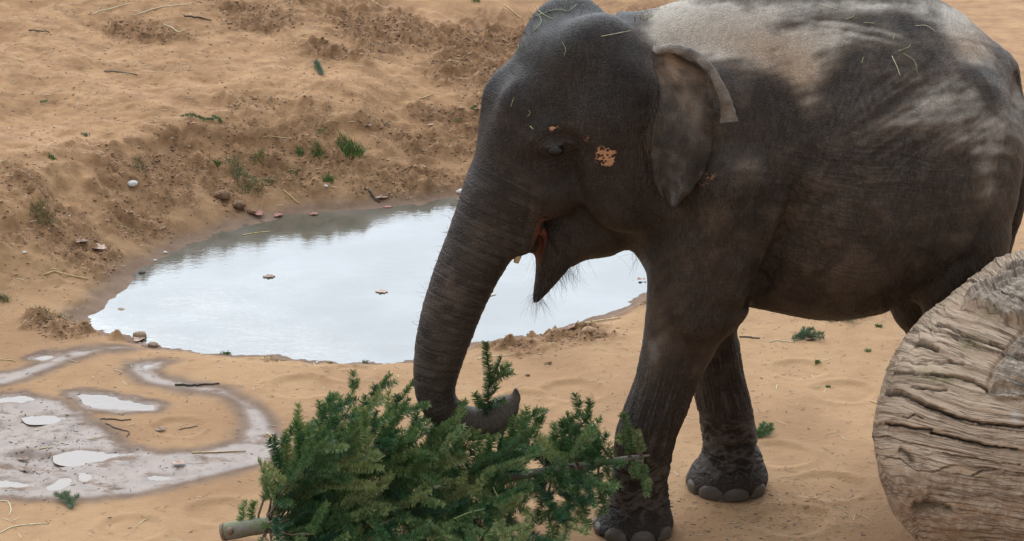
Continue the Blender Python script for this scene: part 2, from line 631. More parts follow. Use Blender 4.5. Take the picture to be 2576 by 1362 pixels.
def surface_nets(F, org, h):
    nx, ny, nz = F.shape
    S = F < 0
    N = (nx - 1) * (ny - 1) * (nz - 1)
    cnt = np.zeros(N, np.float32); acc = np.zeros((N, 3), np.float32)
    quads = []

    def cid(i, j, k):
        return (i * (ny - 1) + j) * (nz - 1) + k
    for ax in range(3):
        sl0 = [slice(None)] * 3; sl1 = [slice(None)] * 3
        sl0[ax] = slice(0, -1); sl1[ax] = slice(1, None)
        A, B = F[tuple(sl0)], F[tuple(sl1)]
        sa, sb = S[tuple(sl0)], S[tuple(sl1)]
        I = np.argwhere(sa != sb)
        o1, o2 = [a for a in range(3) if a != ax]
        lim = [nx, ny, nz]
        ok = (I[:, o1] > 0) & (I[:, o2] > 0) & (I[:, o1] < lim[o1] - 1) & (I[:, o2] < lim[o2] - 1)
        I = I[ok]
        a = A[I[:, 0], I[:, 1], I[:, 2]]; b = B[I[:, 0], I[:, 1], I[:, 2]]
        t = a / (a - b)
        p = I.astype(np.float32)
        p[:, ax] += t
        ins = a < 0
        ids = []
        for d1, d2 in ((0, 0), (1, 0), (1, 1), (0, 1)):
            J = I.copy(); J[:, o1] -= d1; J[:, o2] -= d2
            c = cid(J[:, 0], J[:, 1], J[:, 2])
            cnt += np.bincount(c, minlength=N)
            for q in range(3):
                acc[:, q] += np.bincount(c, weights=p[:, q], minlength=N)
            ids.append(c)
        Q = np.stack(ids, 1)
        flip = ins if ax != 1 else ~ins
        Q[~flip] = Q[~flip][:, ::-1]
        quads.append(Q)
    Q = np.vstack(quads)
    used = np.nonzero(cnt > 0)[0]
    remap = np.full(N, -1, np.int64); remap[used] = np.arange(len(used))
    V = acc[used] / cnt[used][:, None] * h + org
    return V, remap[Q]


def smin(a, b, k):
    h = np.maximum(k - np.abs(a - b), 0) / k
    return np.minimum(a, b) - h * h * k * 0.25


def smax(a, b, k):
    return -smin(-a, -b, k)


# --- primitives: functions of broadcastable coordinate arrays
def ell(c, r, R=None):
    c = np.asarray(c, float); r = np.asarray(r, float)

    def f(X, Y, Z):
        x, y, z = X - c[0], Y - c[1], Z - c[2]
        if R is not None:
            x, y, z = (R[0][0] * x + R[1][0] * y + R[2][0] * z, R[0][1] * x + R[1][1] * y + R[2][1] * z, R[0][2] * x + R[1][2] * y + R[2][2] * z)
        k0 = np.sqrt((x / r[0]) ** 2 + (y / r[1]) ** 2 + (z / r[2]) ** 2)
        k1 = np.sqrt((x / r[0] ** 2) ** 2 + (y / r[1] ** 2) ** 2 + (z / r[2] ** 2) ** 2) + 1e-6
        return k0 * (k0 - 1) / k1
    m = max(r)
    return f, c - m, c + m


def cone(a, b, ra, rb):
    a, b = np.asarray(a, float), np.asarray(b, float)
    d = b - a; L2 = d @ d

    def f(X, Y, Z):
        x, y, z = X - a[0], Y - a[1], Z - a[2]
        t = np.clip((x * d[0] + y * d[1] + z * d[2]) / L2, 0, 1)
        return np.sqrt((x - t * d[0]) ** 2 + (y - t * d[1]) ** 2 + (z - t * d[2]) ** 2) - (ra + t * (rb - ra))
    m = max(ra, rb)
    return f, np.minimum(a, b) - m, np.maximum(a, b) + m


def chain(P, R):
    """round-cone chain through densely sampled points"""
    P = np.asarray(P, float); R = np.asarray(R, float)
    segs = [cone(P[i], P[i + 1], R[i], R[i + 1]) for i in range(len(P) - 1)]

    def f(X, Y, Z):
        o = None
        for s in segs:
            v = s[0](X, Y, Z)
            o = v if o is None else np.minimum(o, v)
        return o
    return f, P.min(0) - R.max(), P.max(0) + R.max(), segs


# --- head frame (turned about 22 degrees towards the camera)
HA = math.radians(22)
HFWD = np.array([-math.cos(HA), -math.sin(HA), 0]); HLEFT = np.array([math.sin(HA), -math.cos(HA), 0])
HO = W(1450, 330, -0.10)


def mirror_head(p):
    q = (np.asarray(p) - HO) @ HLEFT
    return np.asarray(p) - 2 * q * HLEFT


def on_mid(u, v, off=0.0):
    """point of the head's middle plane (shifted OFF to its left) on a sight line"""
    d = ray(u, v)
    c = HO + off * HLEFT
    t = ((c - CAM) @ HLEFT) / (d @ HLEFT)
    return CAM + d * t


def head_rot(tilt=0.0):
    """axes: forward/left/up, forward pitched down by TILT"""
    f = HFWD * math.cos(tilt) - np.array([0, 0, math.sin(tilt)])
    u = HFWD * math.sin(tilt) + np.array([0, 0, math.cos(tilt)])
    return np.stack([f, HLEFT, u], 1)


# torso stations: u, v of top and bottom contour, half width
TOR = np.array([
    [1560, 30, 560, .26], [1640, 18, 640, .33], [1700, 0, 700, .37], [1780, -30, 745, .41], [1880, -52, 768, .445], [1980, -66, 786, .49],
    [2080, -74, 802, .54], [2160, -74, 800, .56], [2240, -62, 785, .55], [2320, -36, 752, .52], [2400, 6, 700, .48], [2470, 64, 640, .42],
    [2515, 122, 570, .335], [2550, 195, 495, .25], [2566, 262, 430, .15]])
_tx, _tz, _thz, _thy = [], [], [], []
for u, vt, vb, a in TOR:
    pt, pb = W(u, vt, 0), W(u, vb, 0)
    th = math.radians(19.5)
    h = (pt[2] - pb[2]) * 0.5 * math.cos(th)
    b = math.sqrt(max(h * h - (a * math.sin(th)) ** 2, 1e-4)) / math.cos(th)
    _tx.append(pt[0]); _tz.append((pt[2] + pb[2]) / 2); _thz.append(b); _thy.append(a)
_tx = np.array(_tx)


def torso(X, Y, Z):
    x = X.ravel()
    zc = interp_smooth(x, _tx, _tz).reshape(X.shape); hz = interp_smooth(x, _tx, _thz).reshape(X.shape); hy = interp_smooth(x, _tx, _thy).reshape(X.shape)
    hz = np.maximum(hz, .02); hy = np.maximum(hy, .02)
    dz = (Z - zc) / hz
    # narrower towards the spine, fuller at the belly
    hy2 = hy * (1 - 0.10 * np.clip(dz, -1, 1) - 0.05 * np.clip(dz, -1, 1) ** 2)
    k0 = np.sqrt((Y / hy2) ** 2 + dz ** 2)
    f = (k0 - 1) * np.minimum(hz, hy) * 1.0
    ex = np.maximum(np.maximum(_tx[0] - X, X - _tx[-1]), 0)
    return np.where(ex > 0, np.sqrt(np.maximum(f, 0) ** 2 + ex ** 2) + 0.002, f)


def leg_fn(stations, y, ry_scale=1.0, squash=None):
    """stations: v, u of left and right contour, on the plane Y = y (y may be a list)"""
    st = np.array(stations, float)
    ys = np.broadcast_to(np.asarray(y, float), (len(st),))
    L = np.array([W(a, v, yy) for (v, a, b), yy in zip(st, ys)]); R = np.array([W(b, v, yy) for (v, a, b), yy in zip(st, ys)])
    z = L[:, 2]; cx = (L[:, 0] + R[:, 0]) / 2; rx = (R[:, 0] - L[:, 0]) / 2
    o = np.argsort(z); z, cx, rx, ys = z[o], cx[o], rx[o], ys[o]
    ry = rx * ry_scale

    def f(X, Y, Z):
        zz = np.clip(Z, z[0], z[-1])
        c = np.interp(zz.ravel(), z, cx).reshape(zz.shape); r = np.interp(zz.ravel(), z, rx).reshape(zz.shape)
        c = interp_smooth(zz.ravel(), z, cx).reshape(zz.shape); r = interp_smooth(zz.ravel(), z, rx).reshape(zz.shape)
        yc = np.interp(zz.ravel(), z, ys).reshape(zz.shape)
        q = r * ry_scale
        k0 = np.sqrt(((X - c) / r) ** 2 + ((Y - yc) / q) ** 2)
        g = (k0 - 1) * np.minimum(r, q)
        top = Z - z[-1]
        g = smax(g, top, 0.06)
        return smax(g, 0.004 - Z, 0.035)
    lo = np.array([(cx - rx).min(), (ys - ry).min(), 0]); hi = np.array([(cx + rx).max(), (ys + ry).max(), z[-1]])
    return f, lo, hi, (z, cx, rx, ys)


NEAR_Y, FAR_Y = -0.22, 0.205
leg_near = leg_fn([(560, 1650, 1935), (700, 1636, 1893), (780, 1626, 1862), (850, 1618, 1815), (950, 1598, 1762), (1020, 1572, 1733), (1090, 1549, 1707), (1150, 1542, 1690), (1200, 1539, 1681),
                   (1250, 1533, 1682), (1290, 1512, 1690), (1320, 1490, 1697), (1352, 1478, 1699)], NEAR_Y, 1.0)
leg_far = leg_fn([(560, 1700, 1880), (800, 1728, 1850), (870, 1735, 1861), (940, 1742, 1872), (1010, 1750, 1890), (1070, 1763, 1899), (1120, 1768, 1905), (1160, 1752, 1920), (1190, 1733, 1932), (1226, 1722, 1932)], [.2, .2, .2, .2, .205, .205, .205, .205, .205, .205], 1.0)
hind_near = leg_fn([(560, 2290, 2545), (700, 2300, 2525), (800, 2322, 2505), (900, 2335, 2500), (1000, 2345, 2500), (1100, 2350, 2500), (1200, 2352, 2500), (1290, 2340, 2505), (1340, 2335, 2505)], -.24, 1.05)
hind_far = leg_fn([(560, 2180, 2480), (700, 2215, 2460), (790, 2243, 2450), (850, 2285, 2450), (950, 2300, 2450), (1050, 2305, 2450), (1150, 2300, 2455), (1210, 2290, 2460)], .26, 1.05)

# trunk: centre line on the head's middle plane, with radius in pixels
TRK = [(1345, 330, 110, 0), (1300, 410, 104, 0), (1265, 480, 99, 0), (1235, 550, 92, 0), (1205, 620, 86, 0), (1172, 690, 80, 0), (1142, 765, 74.5, .0), (1117, 845, 68.5, .0), (1100, 915, 60, .0), (1094, 970, 52, .0),
       (1104, 1015, 46, .01), (1140, 1052, 44, .02), (1190, 1066, 42, .02), (1240, 1056, 41, .02), (1272, 1028, 34, .02)]
_tp = []
for u, v, r, off in TRK:
    p = on_mid(u, v, off)
    _tp.append([*p, r * np.linalg.norm(p - CAM) / FPX])
_tp = np.array(_tp)
# the tip sweeps back a little away from the camera again
TRUNK = catmull(_tp, 46)
trunk = chain(TRUNK[:, :3], TRUNK[:, 3])
TIPF = [on_mid(1282, 1022, .03), on_mid(1298, 1002, .03), on_mid(1297, 980, .03)]

RT = head_rot
HEADP = []      # (function, blend)


def head(prim, k, both=False):
    HEADP.append((prim, k))


def ellh(u, v, y, r, tilt=0.0, k=0.06, both=True):
    c = W(u, v, y)
    R = head_rot(tilt)
    HEADP.append((ell(c, r, R), k))
    if both:
        HEADP.append((ell(mirror_head(c), r, R), k))


PXM = 1 / 635.0
# skull
HEADP.append((ell(on_mid(1470, 215), (.225, .25, .25), head_rot(0.3)), .05))
ellh(1500, 132, -.225, (.165, .125, .150), 0.2, .08)
ellh(1545, 300, -.30, (.19, .13, .24), 0.0, .10)
ellh(1570, 470, -.27, (.165, .13, .185), 0.25, .10)
# forehead running down into the trunk
HEADP.append((cone(on_mid(1420, 190), on_mid(1318, 350), .20, .165), .10))
ellh(1330, 300, -.26, (.12, .075, .16), .35, .09)
ellh(1398, 468, -.235, (.13, .10, .12), .2, .06)          # cheek below the eye
ellh(1395, 348, -.335, (.105, .055, .075), .2, .05)       # brow over the eye socket
# upper lip and tush sheath
HEADP.append((cone(on_mid(1330, 480, .06), on_mid(1312, 604, .07), .092, .058), .07))
c1 = (on_mid(1330, 480, -.06), on_mid(1312, 604, -.07))
HEADP.append((cone(c1[0], c1[1], .09, .056), .07))
# throat and lower jaw
HEADP.append((cone(on_mid(1600, 470), on_mid(1480, 545), .20, .155), .08))
HEADP.append((cone(on_mid(1500, 560), on_mid(1432, 592), .145, .095), .05))
_lip = catmull([[*on_mid(1418, 598), .104], [*on_mid(1398, 640), .080], [*on_mid(1378, 690), .050], [*on_mid(1360, 730), .030], [*on_mid(1348, 757), .013]], 14)
LIP = chain(_lip[:, :3], _lip[:, 3])
HEADP.append((LIP, .05))
# neck
HEADP.append((cone(on_mid(1545, 260), W(1730, 330, 0), .27, .42), .14))

BODYP = [
    (ell(W(1780, 390, -.33), (.19, .14, .33)), .14),         # shoulder blade
    (cone(W(1828, 440, -.355), W(1772, 740, -.275), .185, .182), .03),   # upper arm, ends in the crease behind the elbow
    (ell(W(1790, 400, .34), (.20, .14, .34)), .16),
    (cone(W(1812, 430, .37), W(1768, 740, .25), .155, .175), .06),
    (ell(W(1690, 560, 0.0), (.14, .30, .26)), .10),          # chest
    (ell(W(2410, 440, -.31), (.23, .15, .40)), .16),         # near thigh and hip
    (ell(W(2400, 420, .31), (.24, .15, .38)), .16),
    (cone(W(2500, 190, 0), W(2525, 480, 0.0), .10, .10), .1),
]
_tail = catmull([[*W(2520, 250, -.02), .05], [*W(2566, 310, -.12), .045], [*W(2572, 400, -.16), .038], [*W(2566, 480, -.16), .034], [*W(2550, 560, -.14), .027], [*W(2532, 625, -.12), .022], [*W(2520, 700, -.12), .018], [*W(2514, 780, -.12), .014]], 24)
TAIL = chain(_tail[:, :3], _tail[:, 3])

ORG = np.array([-0.62, -0.68, -0.03]); TOP = np.array([2.22, 0.72, 2.42])
nxyz = np.ceil((TOP - ORG) / H_VOX).astype(int) + 1
gx, gy, gz = [(ORG[i] + np.arange(nxyz[i]) * H_VOX) for i in range(3)]
BIG = 0.25


def paint(F, prim, k):
    f, lo, hi = prim[:3]
    m = k + 0.03
    a = np.maximum(((lo - m - ORG) / H_VOX).astype(int), 0)
    b = np.minimum(((hi + m - ORG) / H_VOX).astype(int) + 2, nxyz)
    if (b <= a).any():
        return
    s = tuple(slice(a[i], b[i]) for i in range(3))
    X, Y, Z = np.meshgrid(gx[s[0]], gy[s[1]], gz[s[2]], indexing='ij', sparse=True)
    v = f(X, Y, Z)
    F[s] = smin(F[s], np.broadcast_to(v, F[s].shape), k) if k > 0 else np.minimum(F[s], v)


def field():
    F = np.full(nxyz, BIG, np.float32)
    X, Y, Z = np.meshgrid(gx, gy, gz, indexing='ij', sparse=True)
    F = np.minimum(F, torso(X, Y, Z).astype(np.float32))
    for p, k in BODYP:
        paint(F, p, k)
    paint(F, leg_far, .07)
    paint(F, hind_far, .07)
    paint(F, hind_near, .06)
    paint(F, leg_near, .06)
    paint(F, TAIL, .018)
    G = np.full(nxyz, BIG, np.float32)
    for p, k in HEADP[:-1]:
        paint(G, p, k)
    T = np.full(nxyz, BIG, np.float32)
    for s in trunk[3]:
        paint(T, s, 0.004)
    paint(T, cone(TIPF[0], TIPF[1], .03, .021), .015)
    paint(T, cone(TIPF[1], TIPF[2], .020, .011), .006)
    G = smin(G, T, .06)
    p, k = HEADP[-1]
    paint(G, p, k)
    # mouth gap, eye sockets
    N = np.full(nxyz, BIG, np.float32)
    gap = chain(*(lambda c: (c[:, :3], c[:, 3]))(catmull([[*on_mid(1372, 548, .13), .006], [*on_mid(1362, 590, .12), .008], [*on_mid(1347, 618, .09), .005], [*on_mid(1324, 668, .0), .020]], 8)))
    paint(N, gap, .02)
    gap2 = chain(*(lambda c: (c[:, :3], c[:, 3]))(catmull([[*on_mid(1362, 560, -.13), .006], [*on_mid(1358, 600, 0), .012], [*on_mid(1326, 665, 0), .025]], 8)))
    paint(N, gap2, .02)
    for c in (EYE, mirror_head(EYE)):
        paint(N, ell(c, (.036, .026, .014), head_rot(.15)), .008)
    G = smax(G, -N, .03)
    F = smin(F, G, .07)
    N = np.full(nxyz, BIG, np.float32)
    for sy in (-1, 1):
        c_ = catmull([[*W(1985, 470, -.52), .02], [*W(1968, 545, -.50), .034], [*W(1940, 625, -.455), .04], [*W(1908, 700, -.40), .036], [*W(1888, 750, -.34), .02]], 10)
        c_[:, 1] *= -sy * -1
        for i in range(len(c_) - 1):
            paint(N, cone(c_[i, :3], c_[i + 1, :3], c_[i, 3], c_[i + 1, 3]), .01)
    return smax(F, -N, .06)


EYE = W(1402, 382, -.398)
F_EL = field()
EV, EQ = surface_nets(F_EL, ORG, H_VOX)
EV = np.asarray(EV, np.float32)
# ---- smooth the surface once, then model the wrinkles into it
_me = new_mesh('elephant_base', EV, EQ)
_o = obj('elephant_base', _me)
_m = _o.modifiers.new('s', 'SUBSURF'); _m.levels = 1; _m.render_levels = 1
_dg = bpy.context.evaluated_depsgraph_get()
_ev = _o.evaluated_get(_dg).to_mesh()
nv = len(_ev.vertices)
EV = np.empty(nv * 3, np.float32); _ev.vertices.foreach_get('co', EV); EV = EV.reshape(-1, 3)
EN = np.empty(nv * 3, np.float32); _ev.vertices.foreach_get('normal', EN); EN = EN.reshape(-1, 3)
EQ = np.empty(len(_ev.loops), np.int32); _ev.loops.foreach_get('vertex_index', EQ); EQ = EQ.reshape(-1, 4)
_o.evaluated_get(_dg).to_mesh_clear()
bpy.data.objects.remove(_o)

px = project(EV)
U, Vv = px[:, 0], px[:, 1]
nearside = sstep(0.25, -0.1, EN[:, 1] - 0.6 * EN[:, 2])       # faces the viewer's side or up


def chain_param(P, TR):
    """nearest arc position, relative distance and radius along a chain"""
    seg = np.linalg.norm(np.diff(TR[:, :3], axis=0), axis=1)
    arc = np.concatenate([[0], np.cumsum(seg)])
    bd = np.full(len(P), 9, np.float32); bt = np.zeros(len(P), np.float32); br = np.ones(len(P), np.float32)
    for i in range(len(TR) - 1):
        a = TR[i, :3].astype(np.float32); d = (TR[i + 1, :3] - TR[i, :3]).astype(np.float32)
        t = np.clip((P - a) @ d / (d @ d), 0, 1)
        q = np.linalg.norm(P - a - t[:, None] * d, axis=1)
        r = TR[i, 3] + t * (TR[i + 1, 3] - TR[i, 3])
        k = q - r < bd
        bd = np.where(k, q - r, bd); bt = np.where(k, arc[i] + t * seg[i], bt); br = np.where(k, r, br)
    return bt, bd, br


tt, td, tr_ = chain_param(EV, TRUNK)
headside = sstep(.1, -.1, EV[:, 0] - W(1560, 300, 0)[0])
wT = (1 - sstep(.015, .06, td)) * sstep(.02, .25, tt)


def legw(L, rmul=1.25):
    z, cx, rx, ys = L[3]
    c = np.interp(EV[:, 2], z, cx); r = np.interp(EV[:, 2], z, rx); y = np.interp(EV[:, 2], z, ys)
    q = np.sqrt((EV[:, 0] - c) ** 2 + (EV[:, 1] - y) ** 2) / r
    return (1 - sstep(1.1, 1.4, q)) * (1 - sstep(.62, .9, EV[:, 2])), np.arctan2(EV[:, 1] - y, EV[:, 0] - c)


wL = np.zeros(nv, np.float32); ang = np.zeros(nv, np.float32)
for Lg in (leg_near, leg_far, hind_near, hind_far):
    w_, a_ = legw(Lg)
    k_ = w_ > wL
    wL = np.where(k_, w_, wL); ang = np.where(k_, a_, ang)
wL = wL * (1 - wT)
wB = np.clip(1 - wT - wL, 0, 1)

# wrinkle height field
P3 = EV.astype(np.float32)
f_lo = fbm(P3 * 3.0, 3); f_mid = fbm(P3 * 11 + 4, 3)


def ridge(n):
    return 1 - np.abs(n) * 2


disp = np.zeros(nv, np.float32)
# trunk: cross rings, finer towards the brow, wandering and broken
lam = 0.0155
ph = tt / lam * 2 * math.pi + 4.5 * f_mid + 7 * f_lo
ringn = np.sin(ph) * (0.55 + 0.9 * fbm(P3 * 16 + 9, 2))
ringn2 = perlin(np.stack([tt / 0.011, fbm(P3 * 6, 2) * 2, EV[:, 1] * 12 + EV[:, 0] * 12], 1))
disp += wT * (0.0011 * ringn + 0.0024 * ringn2) * sstep(.05, .5, tt)
# trunk underside crinkles
und = sstep(-.2, .5, EN[:, 0])
disp += wT * und * 0.0020 * perlin(np.stack([tt * 45, EV[:, 1] * 30, EV[:, 0] * 30], 1))
# body: long shallow creases; flow vertical on the ribs, swept back on the flank, level under the belly
wx = EV[:, 0] + 0.035 * f_lo; wz = EV[:, 2] + 0.035 * f_lo
c45 = perlin(np.stack([(wx * .92 + wz * .38) * 46, (wz * .92 - wx * .38) * 7, EV[:, 1] * 9], 1))
c46 = perlin(np.stack([(wx * .92 - wz * .38) * 52, (wz * .92 + wx * .38) * 7, EV[:, 1] * 9 + 7], 1))
chz = perlin(np.stack([wx * 5, wz * 75 + wx * 10, EV[:, 1] * 12], 1))
fine = perlin(P3 * 85)
crs = 0.5 * ridge(c45) + 0.5 * ridge(c46)
bellyw = sstep(760, 600, 0 * U + Vv) * 0
lowflank = np.exp(-(((U - 2170) / 240) ** 2 + ((Vv - 430) / 110) ** 2)) + .8 * np.exp(-(((U - 2080) / 170) ** 2 + ((Vv - 640) / 120) ** 2)) + .8 * np.exp(-(((U - 2000) / 60) ** 2 + ((Vv - 560) / 100) ** 2))
bodyx = sstep(-.1, .35, EV[:, 0] - W(1560, 300, 0)[0])
disp += wB * (bodyx * (0.0032 * (crs - .5) + 0.0030 * np.clip(lowflank, 0, 1) * (ridge(chz) - .5)) + 0.0004 * fine + .0018 * (1 - bodyx) * (crs - .5))
# soft unevenness of muscle and skin
disp += wB * (0.010 * f_lo + 0.0035 * f_mid) * (0.35 + .65 * bodyx)
# hip folds sweeping down and forward
hipw = np.exp(-(((U - 2290) / 160) ** 2 + ((Vv - 290) / 120) ** 2)) * nearside
disp += hipw * 0.006 * (ridge(perlin(np.stack([(-wx * .5 + wz * .87) * 26, (wx * .87 + wz * .5) * 3.0, 0 * wx], 1))) - .4)
# legs: upright striations above the wrist, level folds at knee and ankle
up = sstep(.28, .40, EV[:, 2])
stri = perlin(np.stack([ang * 13 + EV[:, 2] * 6, EV[:, 2] * 6, 0 * ang + 3], 1))
fold = perlin(np.stack([ang * 1.4, EV[:, 2] * 40 + 2.2 * f_mid, EV[:, 1] * 3], 1))
pebble = perlin(P3 * 75 + 20)
disp += wL * (0.0036 * up * stri + (1 - up) * sstep(.05, .14, EV[:, 2]) * 0.0085 * (ridge(fold) - .55) + 0.0016 * pebble)
disp += wL * (0.006 * f_mid) * sstep(.03, .10, EV[:, 2])
disp_w = disp - wB * ((0.010 * f_lo + 0.0035 * f_mid) * (0.35 + .65 * bodyx)) - wL * (0.006 * f_mid) * sstep(.03, .10, EV[:, 2])
# eye: lids and the wrinkles around the socket
er = head_rot(.15)
for c_eye in (EYE, mirror_head(EYE)):
    q = (EV - c_eye) @ er
    ex, ez = q[:, 0] / 1.4, q[:, 2] + q[:, 0] ** 2 * 1.6
    rr = np.sqrt(ex ** 2 + ez ** 2)
    side = np.linalg.norm(EV - c_eye, axis=1) < .25
    disp += side * (-.018 * np.exp(-((rr - .055) / .03) ** 2) + 0.017 * np.exp(-((ez - 0.021) / .008) ** 2 - (ex / .028) ** 2) + .008 * np.exp(-((ez + 0.019) / .007) ** 2 - (ex / .026) ** 2)
                    + 0.0030 * np.cos((rr + .010 * f_mid) / .0145 * 2 * math.pi) * np.exp(-((rr - .062) / .028) ** 2) * (.6 + f_mid))
    # pouch under the eye
    disp += side * .010 * np.exp(-(((ex + .005) / .05) ** 2 + ((ez + .075) / .028) ** 2))
def near_line(poly, u, v):
    best = np.full(len(u), 1e9); sgn = np.zeros(len(u))
    for (ax, ay), (bx, by) in zip(poly[:-1], poly[1:]):
        ex, ey = bx - ax, by - ay
        t = np.clip(((u - ax) * ex + (v - ay) * ey) / (ex * ex + ey * ey), 0, 1)
        dx, dy = u - ax - t * ex, v - ay - t * ey
        d2 = dx * dx + dy * dy
        k_ = d2 < best
        best = np.where(k_, d2, best); sgn = np.where(k_, np.sign(ex * dy - ey * dx), sgn)
    return np.sqrt(best), sgn


facing = (EN[:, 1] < .25) & (EV[:, 1] < -.05)
# crease behind the elbow: the arm stands proud in front of it, the ribs lie back behind it
dl, sg = near_line([(1992, 450), (1975, 520), (1950, 600), (1925, 655), (1900, 700), (1874, 752)], U + 5 * f_mid, Vv)
fadev = sstep(440, 560, Vv) * sstep(790, 740, Vv) * facing
disp += fadev * np.where(sg > 0, .030 * np.exp(-(dl / 55) ** 2) * (1 - np.exp(-(dl / 9) ** 2)), -.034 * np.exp(-(dl / 70) ** 2) + 0.0)
# fold between thigh and tail, folds at the mouth corner and before the ear, flank fold above the hind leg
for poly, dep, wd in (([(2560, 190), (2545, 330), (2500, 500), (2440, 660)], .014, 11), ([(1374, 520), (1366, 560), (1372, 600), (1400, 640)], .010, 8), ([(1430, 600), (1425, 640), (1428, 672)], .008, 10),
                      ([(1625, 330), (1632, 420), (1655, 490), (1680, 530)], .012, 10), ([(2240, 760), (2330, 730), (2420, 660)], .012, 18), ([(1905, 700), (1930, 735), (1900, 760)], .012, 9), ([(1340, 470), (1330, 520), (1320, 580)], .004, 6)):
    dl, sg = near_line(poly, U + 4 * f_mid, Vv)
    disp -= dep * np.exp(-(dl / wd) ** 2) * facing
# temple hollow and cheek line
disp -= .018 * np.exp(-(((U - 1500) / 70) ** 2 + ((Vv - 225) / 60) ** 2)) * nearside * (1 - bodyx)
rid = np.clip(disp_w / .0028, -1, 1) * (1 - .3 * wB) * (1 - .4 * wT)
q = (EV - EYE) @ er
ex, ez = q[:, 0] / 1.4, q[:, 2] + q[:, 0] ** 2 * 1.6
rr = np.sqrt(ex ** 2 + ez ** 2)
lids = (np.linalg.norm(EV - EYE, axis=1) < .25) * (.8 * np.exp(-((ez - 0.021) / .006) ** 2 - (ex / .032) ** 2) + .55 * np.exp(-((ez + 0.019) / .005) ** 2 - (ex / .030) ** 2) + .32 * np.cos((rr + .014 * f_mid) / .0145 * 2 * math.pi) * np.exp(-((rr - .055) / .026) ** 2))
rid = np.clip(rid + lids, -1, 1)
EV2 = EV + EN * disp[:, None]
EV2[:, 2] = np.maximum(EV2[:, 2], 0.002)


def blob(u, v, su, sv, rot=0.0, pw=2.0):
    c, s = math.cos(rot), math.sin(rot)
    a = (U - u) * c + (Vv - v) * s; b = -(U - u) * s + (Vv - v) * c
    return np.exp(-(np.abs(a / su) ** pw + np.abs(b / sv) ** pw))


# dried dust on the back, shoulders and hip: soft clouds with brushed streaks
stre = perlin(np.stack([(-wx * .55 + wz * .83) * 42 + EV[:, 1] * 20, (wx * .83 + wz * .55) * 3, EV[:, 1] * 2], 1))
str2 = perlin(np.stack([wx * 6 + EV[:, 1] * 20, wz * 40 + EV[:, 1] * 26 + wx * 8, 0 * wx], 1))
d_ = (0.95 * blob(1740, 60, 110, 60, .2, 3) + .85 * blob(1850, 90, 110, 60, .3) + .55 * blob(1700, 110, 60, 60) + .55 * blob(1960, 40, 80, 36, .2)
      + .75 * blob(2010, 150, 80, 55, .2) + .6 * blob(2030, 205, 34, 80, -.1)
      + .85 * blob(2130, 82, 110, 26, .12) * (.75 + .8 * str2) + .6 * blob(2060, 100, 80, 30)
      + .75 * blob(2390, 45, 80, 26, .35) + .7 * blob(2440, 115, 70, 34, .45) + .5 * blob(2120, 15, 120, 18, 0) + .3 * blob(2250, 20, 200, 22)
      + .50 * blob(2450, 290, 130, 120) * (.85 + .35 * stre) + .35 * blob(2300, 290, 90, 40, -.5) * (.8 + .5 * stre) + .30 * blob(2500, 420, 50, 140)
      + .24 * blob(1880, 430, 40, 60) + .22 * blob(1640, 900, 40, 160, .2) + .15 * blob(1180, 640, 60, 160, .35) + .10 * blob(2050, 660, 110, 90) + .13 * blob(2420, 590, 40, 120, .3))
brush = perlin(np.stack([wx * 5 + wz * 3, (wz - .25 * wx) * 26 + EV[:, 1] * 22, 0 * wx + 2], 1))
d_ = sstep(.0, 1.25, d_ * (0.90 + .7 * f_mid + .6 * f_lo + .42 * brush) * 1.6)
far_d = .5 * sstep(.35, .9, EN[:, 2]) * sstep(1.5, 1.9, EV[:, 2]) * bodyx * sstep(-.2, .3, f_lo)
d_ = np.clip(d_ + (.01 + .11 * sstep(-.1, .45, f_lo + .6 * f_mid + .3 * brush)) * sstep(.15, .5, EV[:, 2]) * (.12 + .88 * np.maximum(bodyx, .8 * wT)), 0, 1)
d_ = np.clip(d_ +   .20 * wT * sstep(1.1, 1.35, tt), 0, 1)
dust = np.where(EN[:, 1] > 0.55, far_d, d_)

tan = np.clip(.95 * (1 - sstep(.12, .40, d_)) + .9 * blob(2010, 190, 110, 90) + .6 * blob(1900, 110, 110, 60) + .8 * blob(2440, 120, 80, 40) + .4 * blob(1740, 90, 110, 50), 0, 1)
pink = np.clip(.92 * blob(1524, 394, 25, 23, .2, 3) + .55 * blob(1392, 322, 20, 9) + .38 * blob(1778, 452, 34, 22, -.4) + .30 * blob(1478, 352, 34, 14) + .35 * blob(1285, 520, 40, 80) * 0, 0, 1.2) * (EN[:, 1] < .3)
warm = np.clip(.8 * blob(1420, 330, 60, 26) + .7 * blob(1560, 395, 50, 40) + .6 * blob(1590, 1090, 60, 60) + .5 * blob(1370, 590, 26, 60) + .5 * blob(1720, 760, 400, 200) + .8 * (1 - sstep(.2, .5, EV[:, 2])) + .4, 0, 1)
cool = np.clip(sstep(.0, .8, EN[:, 2]) * (1 - bodyx) + .3 * (1 - bodyx), 0, 1)  # skylight tone painted into the colour: head skin greyer where it faces up
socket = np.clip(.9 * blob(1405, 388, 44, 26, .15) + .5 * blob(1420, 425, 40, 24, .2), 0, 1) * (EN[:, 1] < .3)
mouth = np.clip(blob(1358, 598, 14, 56, .15) * 1.2, 0, 1) * (EN[:, 1] > -.75) * (tt < 1.0)

EME = new_mesh('elephant', EV2, EQ)
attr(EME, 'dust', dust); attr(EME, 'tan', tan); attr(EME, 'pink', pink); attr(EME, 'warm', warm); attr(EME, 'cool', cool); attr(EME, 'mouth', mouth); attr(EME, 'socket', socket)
attr(EME, 'rid', rid); attr(EME, 'trunkw', wT); attr(EME, 'trunkt', tt); attr(EME, 'legw', wL)


